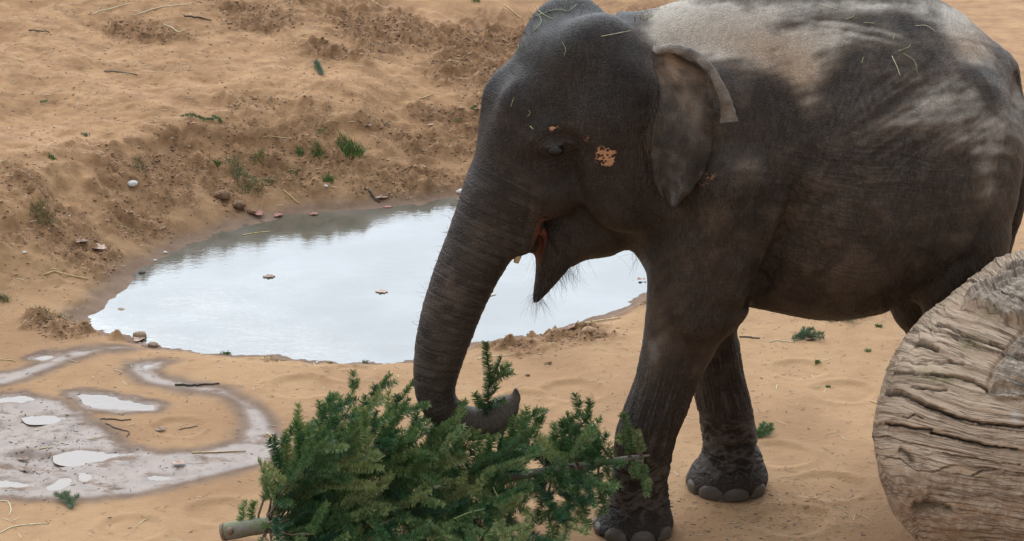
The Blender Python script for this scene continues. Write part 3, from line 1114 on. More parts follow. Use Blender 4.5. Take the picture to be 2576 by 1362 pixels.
def skin_material(name, ear=False):
    m = NT(name)
    p = m.objco()
    n_big = m.noise(p, 2.5, 5, .6); n_mid = m.noise(p, 14, 5, .65); n_fin = m.noise(p, 130, 3, .6)
    col = m.mix(m.ramp(n_big, .35, .68), (.0175, .0115, .0083, 1), (.043, .0285, .0195, 1))
    col = m.mix(m.mul(m.attr('warm'), .55), col, (.047, .030, .0195, 1))
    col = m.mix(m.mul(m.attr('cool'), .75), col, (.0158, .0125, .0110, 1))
    col = m.mix(m.mul(m.ramp(n_mid, .42, .7), .5), col, (.030, .024, .021, 1))
    # wrinkle texture: crackled cells, stretched rings on the trunk
    cell = m.vor(m.scale(p, (1.0, 1.0, .75)), 95, 'DISTANCE_TO_EDGE')
    cell2 = m.vor(p, 44, 'DISTANCE_TO_EDGE')
    crk = m.ramp(cell, 0.0, .16)
    crk2 = m.ramp(cell2, 0.0, .10)
    comb = m.n('CombineXYZ')
    m.set(comb.inputs[0], m.mul(m.attr('trunkt'), 170)); m.set(comb.inputs[1], m.mul(n_mid, 3.0))
    rings = m.noise(comb.outputs[0], 1.0, 2, .5)
    h = m.plus(m.mul(crk, .35), m.plus(m.mul(crk2, .18), m.mul(n_fin, .5)))
    h = m.plus(h, m.mul(m.mul(rings, m.attr('trunkw')), 1.3))
    col = m.mix(m.mul(m.math('SUBTRACT', 1.0, crk2), .15), col, (.020, .016, .014, 1))
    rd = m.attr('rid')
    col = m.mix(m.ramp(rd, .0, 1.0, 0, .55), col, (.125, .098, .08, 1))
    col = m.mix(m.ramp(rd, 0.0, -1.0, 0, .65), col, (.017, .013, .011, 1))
    # fine dry hatching of the hide: level rings on the trunk, upright lines on the legs, crossed slanting lines on the body
    def hatch(sc_, rot, w_):
        n_ = m.noise(m.scale(p, sc_, rot=rot), 1.0, 2, .5, .15)
        return m.ramp(m.math('ABSOLUTE', m.math('SUBTRACT', n_, .5)), 0.0, w_, 1, 0)
    h1 = hatch((115, 60, 9), (0, math.radians(24), 0), .045)
    h2 = hatch((125, 60, 10), (0, math.radians(-30), 0), .04)
    h3 = hatch((9, 40, 120), (0, math.radians(6), 0), .04)
    h4 = hatch((105, 105, 7), (0, 0, 0), .05)
    bodyh = m.math('MAXIMUM', h1, m.math('MAXIMUM', h2, m.mul(h3, .8)))
    lg = m.attr('legw')
    hh = m.plus(m.mul(bodyh, m.math('SUBTRACT', 1.0, lg)), m.mul(h4, lg))
    tl = m.ramp(m.math('ABSOLUTE', m.math('SUBTRACT', rings, .5)), 0.0, .10, 1, 0)
    tw = m.attr('trunkw')
    hh = m.plus(m.mul(hh, m.math('SUBTRACT', 1.0, tw)), m.mul(tl, tw))
    hh = m.mul(hh, m.ramp(m.noise(p, 7, 4, .6), .32, .62, .15, 1.0))
    col = m.mix(m.mul(hh, .30), col, (.135, .102, .080, 1))
    # dust lies on the raised skin, less in the cracks
    dn = m.noise(m.scale(p, (1, 1, 1)), 40, 5, .7)
    d = m.mul(m.attr('dust'), m.ramp(dn, .2, .62, .72, 1.0))
    d = m.mul(d, m.ramp(crk, 0, 1, .90, 1.0))
    dcol = m.mix(m.attr('tan'), (.46, .385, .31, 1), (.41, .275, .18, 1))
    col = m.mix(d, col, dcol)
    lite = m.mul(m.ramp(n_fin, .56, .74), m.ramp(n_big, .4, .7, .05, .22))
    col = m.mix(lite, col, (.12, .09, .07, 1))
    # depigmented pink with dark freckles
    spot = m.vor(p, 74, 'F1')
    pk = m.attr('pink')
    thr = m.math('SUBTRACT', 1.28, m.mul(pk, .80))
    msk = m.ramp(m.math('SUBTRACT', m.mul(spot, 1.7), thr), -.12, .16)
    col = m.mix(m.mul(m.mul(msk, m.ramp(pk, .15, .5)), .92), col, (.58, .29, .145, 1))
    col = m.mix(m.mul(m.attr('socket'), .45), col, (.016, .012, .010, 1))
    col = m.mix(m.attr('mouth'), col, (.26, .085, .048, 1))
    rough = m.ramp(m.attr('dust'), 0, .7, .52, .9)
    nrm = m.bump(h, .8, .006)
    return m.fin(col, rough, nrm, .17)


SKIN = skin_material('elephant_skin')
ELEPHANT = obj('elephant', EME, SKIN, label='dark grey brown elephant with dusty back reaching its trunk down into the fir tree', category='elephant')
from mathutils.bvhtree import BVHTree
EBVH = BVHTree.FromPolygons([Vector(v) for v in EV2.tolist()], EQ.tolist())


def on_skin(u, v):
    d = Vector(ray(u, v)).normalized()
    loc, nrm, idx, dist = EBVH.ray_cast(Vector(CAM), d)
    return (np.array(loc), np.array(nrm)) if loc is not None else (None, None)


# ---- ears
def build_ear(mir):
    rows = [(128, 1638, 1668), (142, 1640, 1722), (158, 1643, 1752), (185, 1650, 1776), (220, 1656, 1791), (260, 1655, 1794), (300, 1648, 1793), (340, 1638, 1791), (385, 1638, 1787), (425, 1642, 1774), (455, 1648, 1757), (485, 1660, 1735), (507, 1674, 1712), (521, 1688, 1697)]
    R = catmull(rows, 44)
    nc = 22
    G3 = np.zeros((len(R), nc, 3))
    for i, (v, u0, u1) in enumerate(R):
        s = i / (len(R) - 1)
        b0, _ = on_skin(u0 + 6, v)
        yb = b0[1] if b0 is not None else -.3
        y0 = min(yb, -.33) - .012 - .03 * sstep(.55, 1, s)
        y1 = -.53 - .02 * math.sin(s * 3)
        for j in range(nc):
            t = j / (nc - 1)
            y = y0 + (y1 - y0) * t ** .8 - .028 * math.sin(math.pi * t) * (0.4 + s) + .010 * math.sin(t * 9 + s * 5) * t * (1 - .3 * s)
            y += .030 * math.exp(-((t - .12) / .1) ** 2) * sstep(.2, .6, s) - .022 * sstep(.75, 1, t) * math.sin(s * 7.0)
            G3[i, j] = W(u0 + (u1 - u0) * t, v, y)
    V = G3.reshape(-1, 3)
    th = 0.014
    nrm = np.zeros_like(G3)
    du = np.gradient(G3, axis=1); dv = np.gradient(G3, axis=0)
    n_ = np.cross(du, dv); n_ /= np.linalg.norm(n_, axis=2)[:, :, None] + 1e-9
    if n_[..., 1].mean() > 0: n_ = -n_
    wr = fbm(V * 22, 3).reshape(len(R), nc)
    vein = ridge(perlin(V * np.array([9, 9, 20]) + 3)).reshape(len(R), nc)
    G3 = G3 + n_ * (wr * .012 + vein * .004)[..., None]
    edge = np.ones((len(R), nc)); edge[:, -1] = .25; edge[-1] = .25; edge[0] = .4
    back = G3 - n_ * th * edge[..., None]
    nr = len(R)
    V = np.vstack([G3.reshape(-1, 3), back.reshape(-1, 3)])
    F = []
    o2 = nr * nc
    for i in range(nr - 1):
        for j in range(nc - 1):
            a = i * nc + j
            F.append([a, a + nc, a + nc + 1, a + 1]); F.append([o2 + a, o2 + a + 1, o2 + a + nc + 1, o2 + a + nc])
    bd = [(0, j) for j in range(nc)] + [(i, nc - 1) for i in range(1, nr)] + [(nr - 1, j) for j in range(nc - 2, -1, -1)] + [(i, 0) for i in range(nr - 2, 0, -1)]
    ix = [i * nc + j for i, j in bd]
    for q in range(len(ix)):
        a, b = ix[q], ix[(q + 1) % len(ix)]
        F.append([a, b, o2 + b, o2 + a])
    # rolled-over rim along the top and back edge
    path = catmull([[1645, 140, .0, .009], [1660, 127, -.01, .016], [1700, 124, -.025, .019], [1748, 142, -.04, .021], [1786, 180, -.05, .022], [1814, 228, -.055, .021], [1829, 270, -.05, .026], [1834, 308, -.045, .034]], 46)
    RV = []
    kk = 14
    pts = np.array([W(a, b, -.50 + c) for a, b, c, d in path])
    pts[:7, 1] = np.linspace(-.40, pts[7, 1], 7)
    tg = np.gradient(pts, axis=0); tg /= np.linalg.norm(tg, axis=1)[:, None]
    for i in range(len(pts)):
        vd = pts[i] - CAM; vd /= np.linalg.norm(vd)
        e = np.cross(vd, tg[i]); e /= np.linalg.norm(e)
        for q in range(kk):
            a = q * 2 * math.pi / kk
            w = path[i, 3] * (1 + .10 * perlin(np.array([[i * .55, q * .5, 1.0]]))[0] + .05 * math.sin(i * 1.9))
            RV.append(pts[i] + e * math.cos(a) * w - vd * math.sin(a) * (.016 + .004 * math.sin(i * .9)) + e * 0)
    base = len(V)
    RF = []
    for i in range(len(pts) - 1):
        for q in range(kk):
            RF.append([base + i * kk + q, base + i * kk + (q + 1) % kk, base + (i + 1) * kk + (q + 1) % kk, base + (i + 1) * kk + q])
    RF.append([base + q for q in range(kk)]); RF.append([base + (len(pts) - 1) * kk + q for q in range(kk)][::-1])
    V = np.vstack([V, np.array(RV)])
    F += RF
    n_main = base
    prj = project(V)
    u_, v_ = prj[:, 0], prj[:, 1]
    dst = .95 * np.exp(-(((u_ - 1690) / 55) ** 2 + ((v_ - 170) / 45) ** 2)) + .25 * np.exp(-(((u_ - 1740) / 60) ** 2 + ((v_ - 260) / 60) ** 2)) + .07
    dst *= np.clip(.7 + 1.8 * fbm(V * 12, 4), .1, 2)
    dst[n_main:] = .38 * (1 + 1.2 * fbm(V[n_main:] * 18, 3))
    pk = .18 * np.exp(-(((u_ - 1690) / 25) ** 2 + ((v_ - 490) / 30) ** 2)) + .16 * np.exp(-(((u_ - 1745) / 40) ** 2 + ((v_ - 290) / 60) ** 2))
    rd_ = np.clip(1.6 * (ridge(perlin(V * np.array([11, 11, 16]) + 3)) - .55) + 1.2 * fbm(V * 20, 3), -1, 1)
    rd_[n_main:] = np.clip(2.0 * perlin(V[n_main:] * 42), -1, 1)
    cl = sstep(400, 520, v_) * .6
    if mir:
        q = (V - HO) @ HLEFT
        V = V - 2 * q[:, None] * HLEFT
        F = [f[::-1] for f in F]
    me = new_mesh('ear', V, F)
    for nme, dat in (('dust', np.clip(dst, 0, .8)), ('tan', np.where(np.arange(len(V)) >= n_main, 0.1, np.clip(.4 + .8 * fbm(V * 9, 3), 0, 1))), ('pink', pk), ('rid', rd_ * .8), ('warm', np.full(len(V), .35)), ('cool', cl)):
        attr(me, nme, dat)
    return me


for mir in (False, True):
    obj('ear', build_ear(mir), SKIN, ELEPHANT)

# ---- eyes
m = NT('elephant_eye')
eyemat = m.fin((.012, .007, .005, 1), .16, None, .35)
for c_eye in (EYE, mirror_head(EYE)):
    mb = bmesh.new()
    bmesh.ops.create_uvsphere(mb, u_segments=24, v_segments=14, radius=.022)
    me = bpy.data.meshes.new('eye'); mb.to_mesh(me); mb.free()
    me.polygons.foreach_set('use_smooth', np.ones(len(me.polygons), bool))
    s = 1 if c_eye is EYE else -1
    e = obj('eye', me, eyemat, ELEPHANT)
    e.scale = (1.45, 1.0, .95)
    e.location = c_eye - HLEFT * s * .0165

# ---- short tush under the upper lip
m = NT('tush_ivory')
ivory = m.fin(m.mix(m.noise(m.objco(), 60, 3), (.46, .30, .13, 1), (.60, .45, .25, 1)), .5)
b = MB()
b.tube([on_mid(1310, 618, .08), on_mid(1303, 645, .085), on_mid(1298, 662, .087)], [.013, .014, .010], 8)
b.build('tusk', ivory, ELEPHANT)

# ---- toenails
m = NT('toenail_horn')
p = m.objco()
nail = m.fin(m.mix(m.noise(m.scale(p, (1, 1, 3)), 30, 4), (.050, .036, .027, 1), (.115, .083, .060, 1)), .5, m.bump(m.noise(m.scale(p, (1, 1, 8)), 40, 3), .4, .004), .4)


def toenail(cx_, cy_, rx_, ang_, w, h):
    """horn shield on a round foot: foot centre, foot radius, direction, width, height"""
    V, F = [], []
    na, nb = 13, 9
    for b_ in range(nb):
        t = b_ / (nb - 1)
        for a_ in range(na):
            s = a_ / (na - 1) * 2 - 1
            wid = w * math.sqrt(max(1 - (max(t - .25, 0) / .77) ** 2.2, 0.02))
            al = ang_ + s * wid / rx_ * .55
            rise = .0055 * (1 - abs(s) ** 3) * (1 - .6 * t ** 2) + .0015 - .006 * (t ** 5) - .007 * abs(s) ** 5
            zz = .010 + h * t
            dv = Vector((math.cos(al), math.sin(al), 0))
            o_ = Vector((cx_, cy_, max(zz, .03)))
            hit_ = EBVH.ray_cast(o_, dv)
            R_ = ((hit_[0] - o_).length if hit_[0] is not None and (hit_[0] - o_).length < rx_ * 1.5 else rx_) + rise
            V.append([cx_ + math.cos(al) * R_, cy_ + math.sin(al) * R_, .006 + h * t])
    for b_ in range(nb - 1):
        for a_ in range(na - 1):
            k_ = b_ * na + a_
            F.append([k_, k_ + 1, k_ + na + 1, k_ + na])
    o = obj('toenail', new_mesh('toenail', V, F), nail, ELEPHANT)
    return o


for Lg, angs in ((leg_near, (-162, -118, -76, -36, 170)), (leg_far, (-158, -118, -80, -40, 165)), (hind_near, (-160, -120, -80, 170)), (hind_far, (-160, -120, -80, 170))):
    z, cx, rx, ys = Lg[3]
    for i, a in enumerate(angs):
        toenail(cx[0], ys[0], rx[0] * .97, math.radians(a), (.09, .125, .115, .09, .09)[i % 5], (.05, .062, .058, .05, .05)[i % 5])

# ---- sparse hair: chin, lower flank, brow, back, tail tuft
m = NT('elephant_hair')
hairmat = m.fin((.045, .028, .018, 1), .5)
m = NT('pale_hair')
hairpale = m.fin((.15, .095, .055, 1), .55)


def hairs(name, spots, mat, n, ln, droop, r=.0007, kink=.25, lift=.5):
    b = MB()
    for _ in range(n):
        u0, v0, su, sv, rot, wgt = spots[rng.choice(len(spots), p=np.array([s_[5] for s_ in spots]) / sum(s_[5] for s_ in spots))]
        a_, b_ = rng.normal() * su, rng.normal() * sv
        q, nn = on_skin(u0 + a_ * math.cos(rot) - b_ * math.sin(rot), v0 + a_ * math.sin(rot) + b_ * math.cos(rot))
        if q is None: continue
        l = ln * rng.uniform(.5, 1.4)
        d = nn * lift + np.array([rng.normal() * kink, rng.normal() * kink, -droop + rng.normal() * kink])
        d /= np.linalg.norm(d)
        pts = [q]
        for k_ in range(4):
            d = d + np.array([rng.normal() * kink * .5, rng.normal() * kink * .5, -droop * .35])
            d /= np.linalg.norm(d)
            pts.append(pts[-1] + d * l / 4)
        b.tube(pts, [r, r, r * .9, r * .7, r * .3], 3, cap=False)
    return b.build(name, mat, ELEPHANT, kind='stuff')


hairs('hair', [(1440, 690, 30, 12, -.3, 3), (1470, 672, 50, 6, 0, 3), (1560, 655, 40, 8, -.3, 1.5), (1355, 752, 10, 14, 0, 1.6), (1640, 590, 20, 26, -.8, 1), (1340, 690, 6, 50, 0, .8)], hairmat, 1000, .085, .65, .00032, .5, .5)
hairs('hair', [(2330, 715, 90, 30, -.45, 3), (2200, 760, 90, 18, -.1, 2), (2430, 640, 50, 50, -.7, 2), (1760, 900, 50, 90, .2, .7), (2000, 790, 90, 8, 0, .6), (2380, 540, 80, 60, -.6, .8)], hairpale, 560, .035, .35, .0004, .55, .45)
hairs('hair', [(1400, 25, 60, 14, 0, 1), (1330, 100, 12, 60, .4, 1), (1640, 30, 40, 10, -.5, .8), (1215, 280, 8, 40, .2, .6), (1120, 620, 10, 160, .25, 1)], hairmat, 420, .035, -.2, .00045, .45, .9)
# whiskery tuft in front of the ear
hairs('hair', [(1648, 290, 6, 34, .35, 1), (1632, 335, 8, 18, .5, .8)], hairpale, 170, .06, .6, .0007, .22, .3)
# ================================================================== weathered log
def crop(c, y0):
    return [(.92 * (2360 + x / 3.243), .92 * (y0 + y / 3.243)) for x, y in c]


LOG_Y = -1.02
_l0 = W(2195, 1090, LOG_Y)
prof_u = np.array([2193, 2200, 2210, 2222, 2245, 2285, 2330, 2390, 2450, 2510, 2580, 2700, 2900, 3100])
prof_r = np.array([0, 45, 92, 130, 188, 246, 300, 350, 402, 442, 462, 468, 460, 450]) * np.linalg.norm(_l0 - CAM) / FPX
px_m = np.linalg.norm(_l0 - CAM) / FPX
prof_x = _l0[0] + (prof_u - prof_u[0]) * px_m
nt, nth = 330, 620
tu = np.concatenate([np.linspace(0, .12, 60)[:-1], np.linspace(.12, .52, 220)[:-1], np.linspace(.52, 1, nt - 278)])
tx = prof_x[0] + (prof_x[-1] - prof_x[0]) * tu ** 1.0
rr_ = np.interp(tx, prof_x, prof_r)
rr_ = interp_smooth(tx, prof_x, prof_r); rr_[0] = .004
# angle: fine on the side that faces up and outwards, coarse behind and below
th = np.concatenate([np.linspace(-2.2, 1.5, 480)[:-1], np.linspace(1.5, 2 * math.pi - 2.2, nth - 478)[:-1]])
TT, TH = np.meshgrid(tx, th, indexing='ij')
RR = np.repeat(rr_[:, None], len(th), 1)
zc = _l0[2] + 0 * TT
# theta: 0 = towards the viewer (-Y), +pi/2 = up
dirv = np.stack([0 * TH, -np.cos(TH), np.sin(TH)], -1)
base = np.stack([TT, LOG_Y + 0 * TT, zc], -1)
P0 = base + dirv * RR[..., None]
flat = P0.reshape(-1, 3)
warp = fbm(flat * 1.7 + 3, 3)
along = flat[:, 0]; round_ = TH.ravel() * .62
big = fbm(flat * 2.6 + 11, 4)
mid_ = fbm(flat * 9 + 5, 4); fin_ = fbm(flat * 28, 3)
prj = project(flat); lu, lv = prj[:, 0], prj[:, 1]
# the grain bends with the splits: a field whose level lines run along them
GUIDE = [[(2300, 690), (2400, 730), (2500, 785), (2600, 845)], [(2240, 770), (2322, 790), (2426, 848), (2526, 881), (2600, 905)], [(2239, 930), (2370, 945), (2486, 979), (2600, 1005)],
         [(2214, 976), (2270, 988), (2327, 1018), (2440, 1059), (2576, 1073)], [(2228, 1063), (2307, 1077), (2381, 1097), (2483, 1123), (2560, 1133)], [(2228, 1112), (2375, 1142), (2455, 1157), (2565, 1171)], [(2228, 1255), (2400, 1290), (2576, 1310)]]
gv = np.array([np.interp(lu, [q[0] for q in g], [q[1] for q in g]) for g in GUIDE])
grain = np.zeros(len(flat))
for k_ in range(len(GUIDE) - 1):
    t_ = (lv - gv[k_]) / (gv[k_ + 1] - gv[k_])
    if k_ == 0: grain = np.where(t_ < 0, t_, grain)
    grain = np.where((t_ >= 0) & (t_ < 1), k_ + t_, grain)
    if k_ == len(GUIDE) - 2: grain = np.where(t_ >= 1, k_ + t_, grain)
grain = grain + .10 * warp
g1 = perlin(np.stack([along * 2.5, grain * 4.2, 0 * along], 1))
g2 = perlin(np.stack([along * 7, grain * 12, 0 * along + 4], 1))
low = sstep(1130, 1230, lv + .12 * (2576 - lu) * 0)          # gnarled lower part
fb = TH.ravel() < 1.5
D_ = .034 * big + .0045 * g1 + .0022 * g2 + .003 * mid_ + .001 * fin_ + low * (.022 * mid_ + .008 * fin_ + .018 * big)


kl = grain * 1.9 + .9 * fbm(flat * np.array([1.4, 2.6, 2.6]) + 40, 3)
saw = kl - np.floor(kl)
lay = np.abs(perlin(np.stack([np.floor(kl) * 3.7, along * 1.5, 0 * along], 1))) * 2.0
D_ += .014 * np.clip(lay, .2, 1.1) * (np.where(saw < .95, saw / .95, (1 - saw) / .05) - .5) * (1 - .7 * low)
k2 = grain * 5.2 + 1.4 * fbm(flat * np.array([2.0, 5, 5]) + 60, 3)
saw2 = k2 - np.floor(k2)
lay2 = np.clip(perlin(np.stack([np.floor(k2) * 2.3, along * 3.5, 0 * along + 5], 1)) * 2.5, 0, 1)
D_ += .005 * lay2 * (np.where(saw2 < .9, saw2 / .9, (1 - saw2) / .1) - .5) * (1 - .7 * low)
chip = np.clip(fbm(flat * 6.5 + 80, 3) - .04, 0, .4)
D_ -= .10 * chip * sstep(.75, .25, RR.ravel() / rr_.max())


def seg_dist(poly, u, v):
    best = np.full(len(u), 1e9); sgn = np.zeros(len(u))
    for (ax, ay), (bx, by) in zip(poly[:-1], poly[1:]):
        ex, ey = bx - ax, by - ay
        t = np.clip(((u - ax) * ex + (v - ay) * ey) / (ex * ex + ey * ey), 0, 1)
        dx, dy = u - ax - t * ex, v - ay - t * ey
        d = dx * dx + dy * dy
        k_ = d < best
        best = np.where(k_, d, best); sgn = np.where(k_, np.sign(ex * dy - ey * dx), sgn)
    return np.sqrt(best), sgn


CR = [
    (crop([(150, 5), (350, 45), (550, 150), (750, 230), (950, 295), (1170, 330), (1427, 345), (1800, 330)], 1060), .034, 3.6, 1),
    (crop([(200, 310), (350, 325), (480, 360), (620, 375)], 1060), .034, 3.6, 1),
    (crop([(620, 400), (740, 430), (900, 470), (1100, 520), (1370, 555)], 1060), .036, 4.2, 1),
    (crop([(720, 590), (850, 610), (1000, 640), (1200, 675), (1390, 690)], 1060), .014, 2.4, 1),
    (crop([(980, 790), (1070, 745), (1200, 735), (1427, 775), (1700, 800)], 1060), .014, 2.4, 0),
    (crop([(240, 1140), (420, 1160), (700, 1190), (900, 1225), (1110, 1310)], 660), .020, 2.6, 1),
    (crop([(530, 645), (760, 760), (900, 850), (1050, 900), (1250, 965)], 660), .024, 3.0, 1),
    (crop([(380, 850), (520, 890), (670, 960)], 660), .030, 3.4, 1),
    (crop([(520, 720), (700, 800), (850, 870)], 660), .014, 3.0, 0),
    (crop([(350, 1045), (480, 1075), (570, 1085)], 660), .016, 3.0, 0),
    (crop([(640, 1055), (760, 1075), (900, 1110)], 660), .018, 3.0, 0),
    (crop([(440, 1290), (560, 1320), (740, 1320)], 660), .020, 3.5, 0),
    (crop([(350, 260), (400, 275), (460, 240), (530, 275)], 1060), .016, 3.0, 0),
    (crop([(330, 570), (400, 610), (430, 660)], 1060), .018, 9.0, 0),
    (crop([(380, 840), (340, 920), (300, 1000), (270, 1100), (200, 1220)], 660), .022, 7.0, 0),
    (crop([(470, 1060), (650, 1050), (760, 1080)], 1060), .016, 16.0, 0),
]
crack = np.clip(sstep(.90, .94, saw) * np.clip(lay, 0, 1) * .8 + sstep(.88, .93, saw2) * lay2 * .6, 0, 1) * (1 - .7 * low)
vis = fb.astype(float)
uw = lu + 3.5 * perlin(flat * 16) + 2 * perlin(flat * 40); vw = lv + 3.5 * perlin(flat * 16 + 9) + 2.2 * perlin(flat * 42 + 3)
for poly, dep, wid, step in CR:
    d, sg = seg_dist(poly, uw, vw)
    wmod = wid * (.75 + .5 * perlin(flat * 7 + 2))
    n_ = np.exp(-(d / wmod) ** 2) * vis
    D_ -= dep * n_
    if step:
        D_ -= (.018 if wid > 3 else .008) * np.exp(-d / 30) * (sg > 0) * vis
        D_ += .008 * np.exp(-d / 20) * (sg <= 0) * vis
    crack = np.maximum(crack, np.clip(n_ * dep / .020, 0, 1))
BURL = [crop([(800, 440), (820, 520), (900, 570), (1000, 600), (1130, 680), (1260, 745), (1427, 770), (2200, 760), (2200, 60), (1427, 85), (1200, 75), (1110, 110), (1000, 230), (900, 360)], 660),
        crop([(1427, 800), (1330, 900), (1250, 1030), (1190, 1100), (1130, 1230), (1110, 1330), (1180, 1390), (1427, 1400), (1700, 1380), (1700, 800)], 660)]
burl = np.zeros(len(flat))
burl_top = 1
rdg = ridge(perlin(np.stack([along * 5, (round_ + .25 * warp + .3 * along) * 24, 0 * along + 8], 1)))
for i, P in enumerate(BURL):
    s = poly_sd(np.array(P), uw + 5 * perlin(flat * 11), vw + 5 * perlin(flat * 11 + 4))
    b_ = sstep(4, -8, s) * vis
    D_ += b_ * ((.050 if i == 0 else .004) + .030 * (rdg - .4) + .020 * mid_ + .012 * fin_)
    D_ -= .018 * np.exp(-(np.abs(s + 0) / 7) ** 2) * vis * (s > -3)
    burl = np.maximum(burl, b_)
rfac = np.minimum(1, RR.ravel() / .22)
PL = flat + (dirv.reshape(-1, 3) * .85 + np.array([-.5, 0, 0]) * (1 - rfac)[:, None]) * (D_ * (.35 + .65 * rfac))[:, None]
# settle the underside on the ground
minz = PL[:, 2].min()
gl = lerp_grid(GROUND_H, np.clip(PL[:, 0], -5, 5), PL[:, 1])
PL[:, 2] = np.where(PL[:, 2] < gl, gl - .01, PL[:, 2])
na, nb = TT.shape
i_, j_ = np.meshgrid(np.arange(na - 1), np.arange(nb), indexing='ij')
a_ = (i_ * nb + j_).ravel(); b_ = (i_ * nb + (j_ + 1) % nb).ravel()
FQ = np.stack([a_, b_, b_ + nb, a_ + nb], 1)
moss = np.clip(.9 * np.exp(-(((lu - 2440) / 34) ** 2 + ((lv - 868) / 26) ** 2)) + .8 * np.exp(-(((lu - 2330) / 60) ** 2 + ((lv - 945) / 16) ** 2)) + .6 * np.exp(-(((lu - 2480) / 30) ** 2 + ((lv - 800) / 18) ** 2))
               + .9 * np.exp(-(((lu - 2520) / 40) ** 2 + ((lv - 662) / 14) ** 2)) + .6 * np.exp(-(((lu - 2390) / 50) ** 2 + ((lv - 960) / 12) ** 2)) + .5 * np.exp(-(((lu - 2450) / 60) ** 2 + ((lv - 1350) / 18) ** 2)), 0, 1) * vis
moss = np.maximum(moss, .45 * np.clip(crack, 0, 1))
pale = np.clip(.9 * np.exp(-(((lu - 2554) / 10) ** 2 + ((lv - 1048) / 14) ** 2)), 0, 1) * vis
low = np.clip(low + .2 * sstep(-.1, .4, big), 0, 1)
fb_ = burl[FQ].mean(1) > .5

m = NT('weathered_wood')
p = m.objco()
sx = m.n('SeparateXYZ'); m.set(sx.inputs[0], p)


def grain_co(fx_, fg_):
    cb = m.n('CombineXYZ')
    m.set(cb.inputs[0], m.mul(sx.outputs[0], fx_)); m.set(cb.inputs[1], m.mul(m.attr('grain'), fg_)); m.set(cb.inputs[2], m.mul(sx.outputs[1], 2.0))
    return cb.outputs[0]


gr = m.noise(grain_co(3.5, 5.0), 1.0, 6, .65, .3)
gr2 = m.noise(grain_co(9, 22), 1.0, 4, .7, .2)
nb_ = m.noise(p, 3.2, 5, .6); nf = m.noise(p, 34, 5, .7)
c = m.mix(m.ramp(gr, .3, .7), (.40, .262, .172, 1), (.62, .445, .31, 1))
c = m.mix(m.ramp(gr2, .35, .7, 0, .55), c, (.60, .45, .31, 1))
ln_ = m.noise(grain_co(3.0, 9), 1.0, 3, .6, .4)
lines = m.ramp(m.math('ABSOLUTE', m.math('SUBTRACT', ln_, .5)), .0, .036, 1, 0)
lines = m.mul(lines, m.ramp(m.noise(p, 5, 3), .30, .5))
c = m.mix(m.mul(lines, .55), c, (.085, .055, .038, 1))
c = m.mix(m.mul(m.ramp(nb_, .45, .7), .5), c, (.46, .29, .185, 1))
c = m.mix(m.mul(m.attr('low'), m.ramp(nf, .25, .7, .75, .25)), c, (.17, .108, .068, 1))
c = m.mix(m.mul(m.ramp(nf, .55, .8), .35), c, (.12, .08, .055, 1))
c = m.mix(m.mul(m.attr('burl'), .72), c, m.mix(m.ramp(nf, .35, .65), (.15, .115, .09, 1), (.42, .34, .26, 1)))
c = m.mix(m.mul(m.attr('moss'), m.ramp(nf, .3, .6, .25, .85)), c, (.13, .115, .035, 1))
c = m.mix(m.mul(m.attr('crack'), .88), c, (.035, .022, .014, 1))
c = m.mix(m.attr('pale'), c, (.52, .50, .44, 1))
wood = m.fin(c, .85, m.bump(m.plus(m.mul(gr, .5), m.plus(m.mul(gr2, .6), m.plus(m.mul(lines, -.5), m.mul(nf, .6)))), .9, .014), .25)


def piece(name, faces, parent=None, **kw):
    used, inv = np.unique(faces, return_inverse=True)
    me = new_mesh(name, PL[used], inv.reshape(faces.shape))
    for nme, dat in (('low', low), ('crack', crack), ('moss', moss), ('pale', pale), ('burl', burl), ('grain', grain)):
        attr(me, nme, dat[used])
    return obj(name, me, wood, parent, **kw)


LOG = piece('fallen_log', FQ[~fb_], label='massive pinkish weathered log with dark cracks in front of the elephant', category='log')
uv = prj[FQ[:, 0]]
piece('burl', FQ[fb_ & (uv[:, 1] < 800)], LOG)
piece('burl', FQ[fb_ & (uv[:, 1] >= 800)], LOG)

# ================================================================== fir tree on the ground
m = NT('fir_bark')
p = m.objco()
barkmat = m.fin(m.mix(m.noise(p, 30, 5, .7), (.10, .075, .055, 1), (.22, .17, .12, 1)), .85, m.bump(m.noise(p, 120, 3), .5, .004))
m = NT('fir_stem')
p = m.objco()
g_ = m.ramp(m.noise(p, 16, 4), .42, .62)
stem_c = m.mix(g_, (.20, .165, .125, 1), (.145, .155, .070, 1))
stem_c = m.mix(m.ramp(m.noise(p, 60, 4, .7), .5, .75, 0, .8), stem_c, (.075, .05, .035, 1))
stemmat = m.fin(stem_c, .8, m.bump(m.noise(p, 90, 4), .5, .005))
m = NT('cut_wood')
p = m.objco()
cutmat = m.fin(m.mix(m.noise(p, 70, 5, .7), (.09, .055, .035, 1), (.28, .17, .10, 1)), .85, m.bump(m.noise(p, 90, 4), .6, .006))
m = NT('twig_bark')
twigmat = m.fin(m.mix(m.noise(m.objco(), 80, 3), (.095, .062, .034, 1), (.19, .13, .075, 1)), .8)


def needle_material(name, ca, cb, cc):
    m = NT(name)
    t = m.attr('tone')
    c = m.mix(m.ramp(t, 0, .5), ca, cb)
    c = m.mix(m.ramp(t, .55, 1.0), c, cc)
    geo = m.n('NewGeometry')
    c = m.mix(m.mul(geo.outputs['Backfacing'], .3), c, (.20, .29, .19, 1))
    m.fin(c, .42, None, .35)
    tr = m.n('BsdfTranslucent'); m.set(tr.inputs[0], m.mix(.5, c, (.06, .10, .02, 1)))
    mx = m.n('MixShader'); mx.inputs[0].default_value = .16
    m.t.links.new(m.b.outputs[0], mx.inputs[1]); m.t.links.new(tr.outputs[0], mx.inputs[2])
    m.t.links.new(mx.outputs[0], m.out.inputs['Surface'])
    return m.mat


